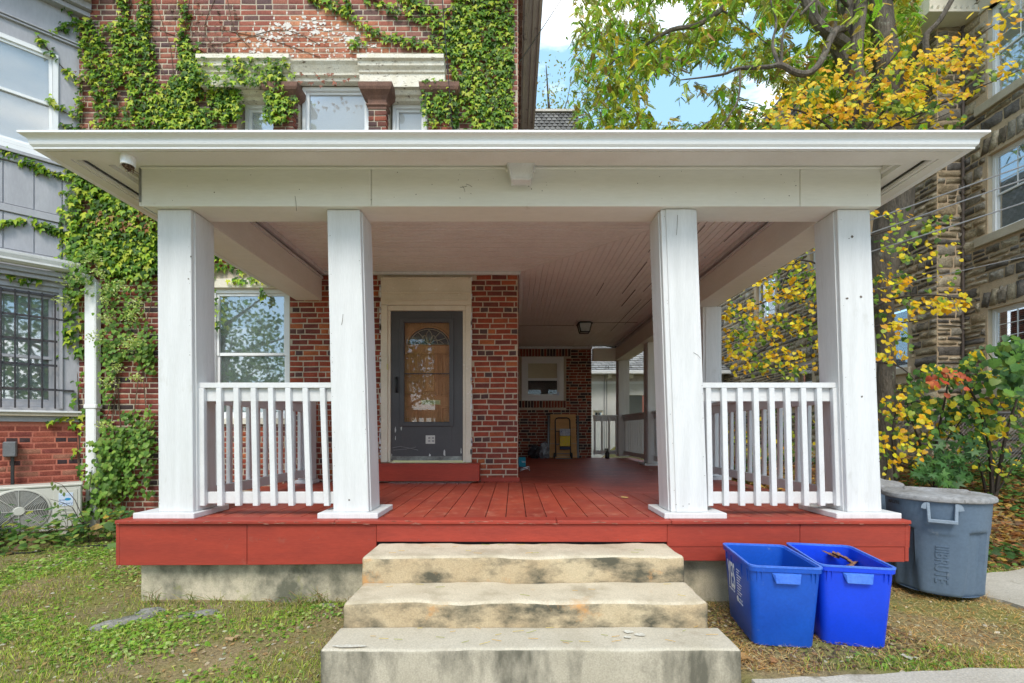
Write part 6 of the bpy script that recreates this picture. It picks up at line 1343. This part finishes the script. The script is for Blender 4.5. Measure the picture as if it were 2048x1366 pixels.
# flowering vine by the left post
fv = wthing('flowering_vine', 'leafy vine with pale flower clusters between the white downspout and the left post', 'vine', (-5, 5.8, 0))
for pts in ([(235, 1010), (230, 850), (245, 720), (215, 620), (180, 545)], [(250, 1010), (270, 850), (285, 700), (260, 600)], [(225, 1000), (205, 900), (230, 800)], [(300, 850), (290, 700), (310, 600)]): MB().tube([wallpt(p.x, p.y, .04) for p in sm([(a, b, 0) for a, b in pts], 6)], .006, 5).build('vine_stem', M['vine'], fv)
VC = [(.16, .30, .05), (.22, .38, .06), (.11, .22, .04), (.30, .42, .08)]
ivy_patch(222, 318, 690, 990, 620, s=(.04, .075), thr=-.26, off=(.02, .18), cols=VC, sc=.014); ivy_patch(212, 318, 560, 720, 330, s=(.04, .07), thr=-.25, off=(.02, .2), cols=VC); ivy_patch(200, 262, 880, 1030, 220, s=(.05, .08), thr=-.3, off=(.02, .3), cols=VC); ivy_patch(170, 215, 500, 600, 110, s=(.04, .07), thr=-.9, off=(.1, .3), cols=VC)
flush(fv, 'heart', HEART, 200)
B = MB(); fl_ = []
for (cx, cy) in ((185, 545), (172, 575), (215, 530), (250, 590), (238, 610), (270, 585), (160, 610), (290, 640), (300, 620), (228, 560), (245, 645), (285, 700), (300, 760), (265, 740), (195, 570), (225, 680), (300, 690), (250, 770), (240, 850)):
    r0 = R.uniform(9, 17)
    for k in range(60):
        a = R.uniform(0, 6.28); q = R.random()**.6*r0; fl_.append(wallpt(cx+q*math.cos(a), cy+q*math.sin(a)*.8, R.uniform(.16, .30)))
fp = np.array(fl_); n = len(fp); leaves(fv, 'oval', OVAL, fp, basis(NP.normal(0, 1, (n, 3)), NP.normal(0, 1, (n, 3))), NP.uniform(.022, .042, n), pick([(.62, .70, .20), (.74, .80, .38), (.50, .62, .14)], n), 0, rest='flower_cluster')

# ================================================================== GROUND COVER
def scatter(n, x0, x1, y0, y1, dens=None, top=None, bias=0.):
    x = NP.uniform(x0, x1, n); t = NP.uniform(0, 1, n); y = y0+(y1-y0)*(t**(1+bias)); keep = np.ones(n, bool)
    if dens is not None: keep &= NP.uniform(0, 1, n) < dens(x, y)
    x, y = x[keep], y[keep]; return x, y, gh(x, y)
def outside(x, y):      # not under the steps, the deck, the paths
    o = ~((x > -1.06) & (x < 1.24) & (y > 2.38)) & ~((x > -2.93) & (x < 2.9) & (y > 3.47)) & ~((x > -1.15) & (y < 2.36+.0*x)) & ~((x > 1.2) & (y < 2.47-.02*np.sin(x*9)))
    o &= ~((x > 3.8) & (y > 3.15-.13*(x-3.75)) & (y < 4.0)); return o
def vn(x, y, f, s=0.):
    return np.array([mnoise.noise(Vector((a*f, b*f, s))) for a, b in zip(x, y)])
def blades(name, x, y, z, h, w, lean, cols, label=None, cat=None, flat=False):
    n = len(x); th = NP.uniform(0, 2*np.pi, n); H = NP.uniform(h*.4, h, n); dx, dy = np.cos(th), np.sin(th); Wd = NP.uniform(w*.6, w, n)
    l = H*NP.uniform(lean*.3, lean, n); la = NP.uniform(0, 2*np.pi, n); base = np.stack([x, y, z], 1); side = np.stack([dx, dy, 0*dx], 1)*Wd[:, None]
    hh = H*(.12 if flat else 1); tip = base+np.stack([np.cos(la)*l, np.sin(la)*l, hh], 1); mid = base+np.stack([np.cos(la)*l*.4, np.sin(la)*l*.4, hh*(.62 if not flat else 1.2)], 1)
    V = np.stack([base-side*.5, base+side*.5, mid+side*.4, tip, mid-side*.4], 1).reshape(-1, 3); k = np.arange(n)[:, None]*5
    Fq = np.concatenate([np.concatenate([k, k+1, k+2, k+4], 1), np.concatenate([k+4, k+2, k+3, k+3], 1)], 0)
    # the tip is a triangle: build as tris to stay valid
    tri = np.concatenate([np.concatenate([k, k+1, k+2], 1), np.concatenate([k, k+2, k+4], 1), np.concatenate([k+4, k+2, k+3], 1)], 0)
    o = fastmesh(name, V, tri, M['grass'], None, np.tile(pick(cols, n, .25), (3, 1))); return tag(o, label, cat, kind='stuff')
GC = [(.20, .34, .03), (.32, .46, .04), (.42, .52, .06), (.13, .22, .03), (.56, .56, .10), (.50, .40, .16)]
dl = lambda x, y: np.clip(.55+2.2*vn(x, y, 1.3, 1)+.35*(y < 2.7), .03, 1)*np.where(y > 4.3, .35, 1)*outside(x, y)
x, y, z = scatter(120000, -6.5, -1.0, 1.25, 5.3, dl, bias=.35)
blades('lawn_grass', x, y, z, .040, .0045, 1.1, GC, 'short patchy green grass of the lawn left of the steps', 'grass')
dr = lambda x, y: np.clip(.25+2.2*vn(x, y, 1.1, 4), .0, 1)*np.where((y > 2.62) & (y < 3.3) & (x < 2.5) & (x > 1.2), .05, 1)*np.where(y < 2.75, 1.8, .8)*outside(x, y)
x, y, z = scatter(34000, 1.22, 5.4, 2.45, 5.0, dr, bias=.3)
blades('verge_grass', x, y, z, .05, .0042, 1.0, GC+[(.40, .34, .12)], 'sparse grass tufts round the blue bins', 'grass')
x, y, z = scatter(80000, 1.22, 6.5, 2.40, 5.6, lambda x, y: np.clip(.65+.9*vn(x, y, 1.4, 8), 0, 1)*outside(x, y), bias=.3)
blades('pine_needles', x, y, z+.008, .10, .0034, 1.1, [(.72, .42, .12), (.80, .56, .22), (.50, .24, .08), (.84, .68, .36), (.66, .34, .10)], 'fallen orange pine needles strewn right of the steps', 'pine needles', flat=True)
x, y, z = scatter(30000, -6.0, -1.0, 1.25, 5.0, lambda x, y: np.clip(.3+1.2*vn(x, y, 1.3, 3)+.6*((x > -1.6)), 0, 1)*outside(x, y), bias=.2)
blades('dry_straw', x, y, z+.010, .085, .0034, 1.1, [(.50, .36, .16), (.42, .26, .10), (.58, .46, .24), (.30, .16, .07)], 'dry straw and needles lying in the left lawn', 'straw', flat=True)
# low clover and broadleaf weeds
def carpet(name, x, y, z, s, cols, label, cat, T=OVAL, m=None, up=.02, tilt=.45):
    n = len(x); Pq = np.stack([x, y, z+NP.uniform(.003, up, n)], 1); th = NP.uniform(0, 6.283, n)
    B_ = basis(np.stack([np.cos(th), np.sin(th), NP.uniform(-.25, .25, n)], 1), np.stack([NP.normal(0, tilt, n), NP.normal(0, tilt, n), np.ones(n)], 1)); S_ = NP.uniform(s*.5, s, n)
    V = np.einsum('nij,vj->nvi', B_, T[0])*S_[:, None, None]+Pq[:, None, :]; tf = np.array(T[1]); Fq = (tf[None]+(np.arange(n)*len(T[0]))[:, None, None]).reshape(-1, 4)
    return tag(fastmesh(name, V.reshape(-1, 3), Fq, m or M['leaf'], None, np.repeat(pick(cols, n, .2), len(tf), axis=0)), label, cat, kind='stuff')
x, y, z = scatter(56000, -6.5, -1.0, 1.25, 5.2, lambda x, y: np.clip(.25+1.8*vn(x, y, 1.2, 6), 0, 1)*outside(x, y), bias=.2)
carpet('clover', x, y, z, .030, [(.26, .46, .05), (.38, .56, .08), (.16, .32, .05), (.50, .62, .20)], 'low clover and broadleaf weeds in the left lawn', 'clover', HEART)
x, y, z = scatter(9000, 1.22, 5.4, 2.45, 4.9, lambda x, y: np.clip(-.05+2.0*vn(x, y, 1.1, 4), 0, 1)*outside(x, y), bias=.2)
carpet('clover_patch', x, y, z, .032, [(.14, .30, .05), (.20, .38, .06), (.28, .40, .08)], 'clover patch on the ground right of the blue bins', 'clover', HEART)
x, y, z = scatter(7000, -6.5, -1.0, 1.3, 5.1, lambda x, y: .8*outside(x, y), bias=.1)
carpet('lawn_litter', x, y, z, .035, [(.60, .50, .36), (.72, .68, .58), (.38, .22, .11), (.62, .38, .18), (.70, .55, .25)], 'bits of dead leaf and bark scattered over the left lawn', 'leaf litter', OVAL, up=.012)
x, y, z = scatter(4500, 1.2, 6.5, 2.42, 4.8, lambda x, y: .8*outside(x, y))
carpet('verge_litter', x, y, z, .04, [(.60, .40, .18), (.70, .62, .50), (.36, .20, .10)], 'bits of brown leaf scattered round the bins', 'leaf litter', OVAL, up=.012)
x, y, z = scatter(3500, 1.2, 2.6, 2.5, 3.7, lambda x, y: 1.*outside(x, y))
carpet('bark_chips', x, y, z, .03, [(.16, .09, .06), (.22, .13, .09), (.30, .20, .15), (.10, .06, .05)], 'dark brown bark chips between the steps and the blue bins', 'bark chips', OVAL, up=.012)
# leaf litter and ivy on the bank
bk = lambda x, y: (x > 3.1)*(y > 4.35)
x, y, z = scatter(16000, 3.1, 9.2, 4.35, 9.3, lambda x, y: bk(x, y)*1.)
carpet('bank_leaf_litter', x, y, z, .075, [(.42, .18, .06), (.55, .30, .08), (.28, .13, .06), (.62, .40, .10), (.18, .10, .06), (.50, .22, .10)], 'orange and brown fallen leaves covering the bank behind the trash cans', 'leaf litter', HEART, up=.05, tilt=.6)
x, y, z = scatter(14000, 3.3, 9.2, 4.3, 8.6, lambda x, y: np.clip(.35+2.2*vn(x, y, .9, 12), 0, 1))
carpet('ground_ivy', x, y, z, .07, [(.06, .14, .035), (.09, .20, .045), (.05, .10, .03), (.16, .28, .06)], 'dark green ground ivy creeping over the bank', 'ground ivy', HEART, up=.12, tilt=.5)
# a few large fallen leaves on the lawn and path: oak shape
OAK = []
for i in range(22):
    t = i/21; sg = 1; OAK.append((.02+.16*math.sin(PI*t)*(1+.55*math.sin(t*19)), t))
def oak(x, y, s, a, col, label):
    vs = [(-q[0], q[1], .06*math.sin(q[1]*9)) for q in OAK]+[(0, q[1], .02) for q in OAK]+[(q[0], q[1], .06*math.cos(q[1]*8)) for q in OAK]; n = 22
    fs = [(i, i+1, n+i+1, n+i) for i in range(n-1)]+[(n+i, n+i+1, 2*n+i+1, 2*n+i) for i in range(n-1)]
    T = Matrix.Translation((x, y, float(gh(x, y))+.028)) @ Matrix.Rotation(a, 4, 'Z') @ Matrix.Diagonal((s*1.5, s, s, 1))
    o = MB().add([T @ Vector(v) for v in vs], fs, 0, col).build('fallen_oak_leaf', M['leaf'], None); tag(o, label, 'fallen leaf', 'large fallen leaves')
for px, py, s, a, c, lb in ((1507, 1327, .11, .5, (.62, .36, .16), 'pale brown oak leaf on the ground beside the bottom step'), (1545, 1330, .07, -.6, (.50, .26, .12), 'small orange-brown leaf right of the bottom step'), (1835, 1322, .08, 1.1, (.72, .66, .56), 'bleached white leaf at the edge of the front path'), (448, 1282, .09, -.9, (.70, .48, .30), 'pale peach leaf in the left lawn'), (383, 1305, .06, .3, (.62, .36, .18), 'small brown leaf in the left lawn below the foundation')):
    Y = CAMZ*900/(py-861); oak(PX(px, Y), Y, s, a, c, lb)
# needles lying on the treads
B = MB()
for k in range(46):
    lv = R.choice(((2.44, 2.66, .157), (2.44, 2.66, .157), (2.72, 3.0, .306), (3.06, 3.35, .477))); x, y, a, L_ = R.uniform(-.9, 1.1), R.uniform(*lv[:2]), R.uniform(-.6, .6), R.uniform(.03, .07)
    B.tube([(x, y, lv[2]+.002), (x+L_*math.cos(a), y+L_*math.sin(a), lv[2]+.003)], .0016, 3, c=R.choice([(.60, .36, .10), (.62, .46, .12), (.35, .36, .08)]))
tag(B.build('step_needles', M['grass'], None), 'yellow pine needles lying on the concrete steps', 'pine needles', kind='stuff')
# flat rocks in the lawn
def rock(px, py, sx, sy, sz, a, label):
    Y = CAMZ*900/(py-861); X = PX(px, Y); bm = bmesh.new(); bmesh.ops.create_icosphere(bm, subdivisions=4, radius=1)
    for v in bm.verts:
        p = v.co; q = 1+.28*mnoise.noise(p*1.6+Vector((px, 0, 0)))+.10*mnoise.noise(p*5); v.co = Vector((p.x*sx*q, p.y*sy*q, p.z*sz*q))
    me = bpy.data.meshes.new('rock'); bm.to_mesh(me); bm.free(); me.materials.append(M['rock']); o = bpy.data.objects.new('rock', me); COL.objects.link(o); o.location = (X, Y, float(gh(X, Y))-.022); o.rotation_euler = (0, 0, a); tag(o, label, 'rock')
rock(255, 1240, .20, .11, .05, .75, 'long grey lichen-covered rock breaking through the left lawn'); rock(300, 1222, .11, .06, .045, .5, 'small mossy rock just behind the long grey rock in the lawn'); rock(405, 1225, .17, .07, .035, .3, 'flat pale rock in the lawn in front of the foundation'); rock(655, 1212, .07, .05, .04, 0, 'small round stone at the left foot of the concrete steps'); rock(570, 1287, .03, .02, .018, .4, 'small white pebble in the lawn left of the steps')
# undergrowth in front of the air conditioner
ug = wthing('undergrowth', 'tangled weeds and hosta leaves in front of the air conditioner', 'weeds', (-5.4, 5.2, .05))
for k in range(120):
    X = R.uniform(-6.6, -3.7); Y = R.uniform(5.0, 5.35)-(.25 if X < -5.6 else 0)+(.25 if X > -4.9 else 0); h = R.uniform(.14, .50)*(1 if X < -4.6 else .8); dx, dy = R.uniform(-.15, .15), R.uniform(-.15, .05)
    MBt = MB().tube([(X, Y, .02), (X+dx*.3, Y+dy*.3, h*.6), (X+dx, Y+dy, h)], [.004, .003, .001], 4).build('stem', M['twig'] if k % 3 else M['vine'], ug)
    for q in range(R.randint(6, 13)):
        t = R.uniform(.2, 1); P.append((X+dx*t+R.uniform(-.09, .09), Y+dy*t+R.uniform(-.09, .06), .03+h*t)); TP.append((R.uniform(-1, 1), R.uniform(-1, .3), R.uniform(-.4, .1))); NM.append((R.uniform(-.4, .4), R.uniform(-.8, 0), 1)); S.append(R.uniform(.05, .10)); C.append(R.choice([(.16, .30, .06), (.10, .22, .06), (.24, .36, .08), (.38, .40, .08), (.08, .18, .06)]))
flush(ug, 'oval', OVAL, 200)
for k in range(620):
    X = R.uniform(-6.7, -3.3); Y = 5.05+R.uniform(-.25, .35)+(.3 if X > -4.9 else -.15); P.append((X, Y, .04+R.random()*.17)); TP.append((R.uniform(-1, 1), R.uniform(-1, .3), R.uniform(-.4, .2))); NM.append((R.uniform(-.4, .4), R.uniform(-.8, 0), 1)); S.append(R.uniform(.03, .075)); C.append(R.choice([(.16, .30, .06), (.10, .20, .05), (.24, .34, .08), (.30, .20, .09), (.22, .14, .08)]))
flush(ug, 'heart', HEART, 60)
for (px, py, Y, s, tx, tz, c) in ((205, 1035, 5.3, .20, 1, .35, (.62, .40, .06)), (180, 1055, 5.2, .18, .9, .1, (.55, .36, .14)), (215, 1088, 5.0, .22, .9, -.3, (.18, .30, .08)), (168, 1062, 5.2, .17, -.8, .15, (.30, .34, .06)), (250, 1040, 5.4, .20, .6, .5, (.10, .20, .06)), (238, 1060, 5.2, .18, -.4, .3, (.12, .22, .07)), (110, 1075, 5.0, .15, -.6, .1, (.16, .30, .08))):
    P.append((PX(px, Y), Y, PZ(py, Y))); TP.append((tx, -.2, tz)); NM.append((-tz, -.9, tx if tx > 0 else .8)); S.append(s); C.append(c)
flush(ug, 'ovalbig', OVAL, 7)
for pts in ([(170, 1045, 5.0), (150, 1000, 5.0), (125, 970, 5.0), (103, 962, 5.0)], [(162, 1045, 5.1), (145, 1015, 5.0), (125, 1005, 5.0), (100, 998, 5.0)], [(178, 1000, 5.3), (180, 970, 5.3), (184, 940, 5.3)]):
    MB().tube([(PX(a, c), c, PZ(b, c)) for a, b, c in pts], [.004, .004, .003, .002][:len(pts)], 5).build('stem', M['twig'], ug)
for (a, b) in ((104, 963), (110, 968), (116, 972), (122, 978), (110, 1003), (116, 1008), (106, 972), (128, 984)):
    P.append((PX(a, 5), 5.0, PZ(b, 5))); TP.append((.2, -.2, -1)); NM.append((.3, -1, .2)); S.append(.055); C.append((.16, .22, .06))
flush(ug, 'oval', OVAL, 0)
# garden hose line and thin root beside the lawn edge
tag(MB().tube([(PX(a, Y), Y, .03) for a, Y in ((-60, 4.7), (60, 4.75), (130, 4.95), (200, 5.05), (250, 5.0))], .008, 6).build('black_cable', M['black'], None, smooth=True), 'thin black cable lying along the edge of the left lawn', 'cable')
# weeds at the foot of the foundation and steps
wd = wthing('foundation_weeds', 'thin straw and grass tufts growing against the foundation left of the steps', 'weeds', (-1.6, 3.42, 0))
for (px, n_, h) in ((300, 16, .16), (375, 12, .14), (430, 12, .12), (610, 22, .12), (640, 22, .16), (590, 14, .10), (680, 14, .10), (550, 10, .08)):
    for k in range(n_):
        X = PX(px+R.uniform(-16, 16), 3.42); a = R.uniform(-.1, .1); MB_ = MB().tube([(X, 3.42+R.uniform(-.03, .04), 0), (X+a*.5, 3.40, h*R.uniform(.3, .6)), (X+a*1.4, 3.36+R.uniform(-.05, .05), h*R.uniform(.4, 1))], [.0025, .002, .0008], 3).build('blade', M['grass'], wd); MB_.color = (*R.choice([(.20, .30, .06), (.45, .36, .14), (.30, .36, .08), (.40, .24, .10)]), 1)

# trees across the street, behind the camera: the photograph shows them mirrored in the door and the window panes
def street_tree(x, y, h, r, where):
    t = wthing('street_tree', 'street tree mirrored '+where, 'tree', (x, y, 0), 'trees across the street')
    B = MB(); B.tube([(x, y, -.1), (x+.1, y, h*.3), (x-.1, y+.1, h*.6), (x, y, h*.85)], [.28, .2, .13, .05], 10); B.build('trunk', M['bark'], t, smooth=True)
    for k in range(9):
        a = k*2.4; z = h*(.3+.06*k); MB().tube([(x, y, z), (x+r*.5*math.cos(a), y+r*.5*math.sin(a), z+.8), (x+r*.85*math.cos(a), y+r*.85*math.sin(a), z+1.4)], [.09, .05, .02], 6).build('branch', M['bark'], t)
    c = NP.normal(0, 1, (60, 3)); c /= np.linalg.norm(c, axis=1, keepdims=True); c *= NP.uniform(.35, 1, (60, 1))**.5*np.array([r, r, h*.34]); n = 5200
    P_ = c[NP.randint(0, 60, n)]+NP.normal(0, .42, (n, 3))+np.array([x, y, h*.62]); leaves(t, 'oval', OVAL, P_, basis(NP.normal(0, 1, (n, 3)), NP.normal(0, 1, (n, 3))), NP.uniform(.15, .30, n), pick(GD, n), 0)
for a in ((-13.5, -9, 8, 3.6, 'in the tall window left of the storm door'), (-5.5, -11, 8.5, 3.2, 'in the lower half of the storm door glass'), (7, -10, 9, 3.4, 'in the stone building windows')): street_tree(*a)
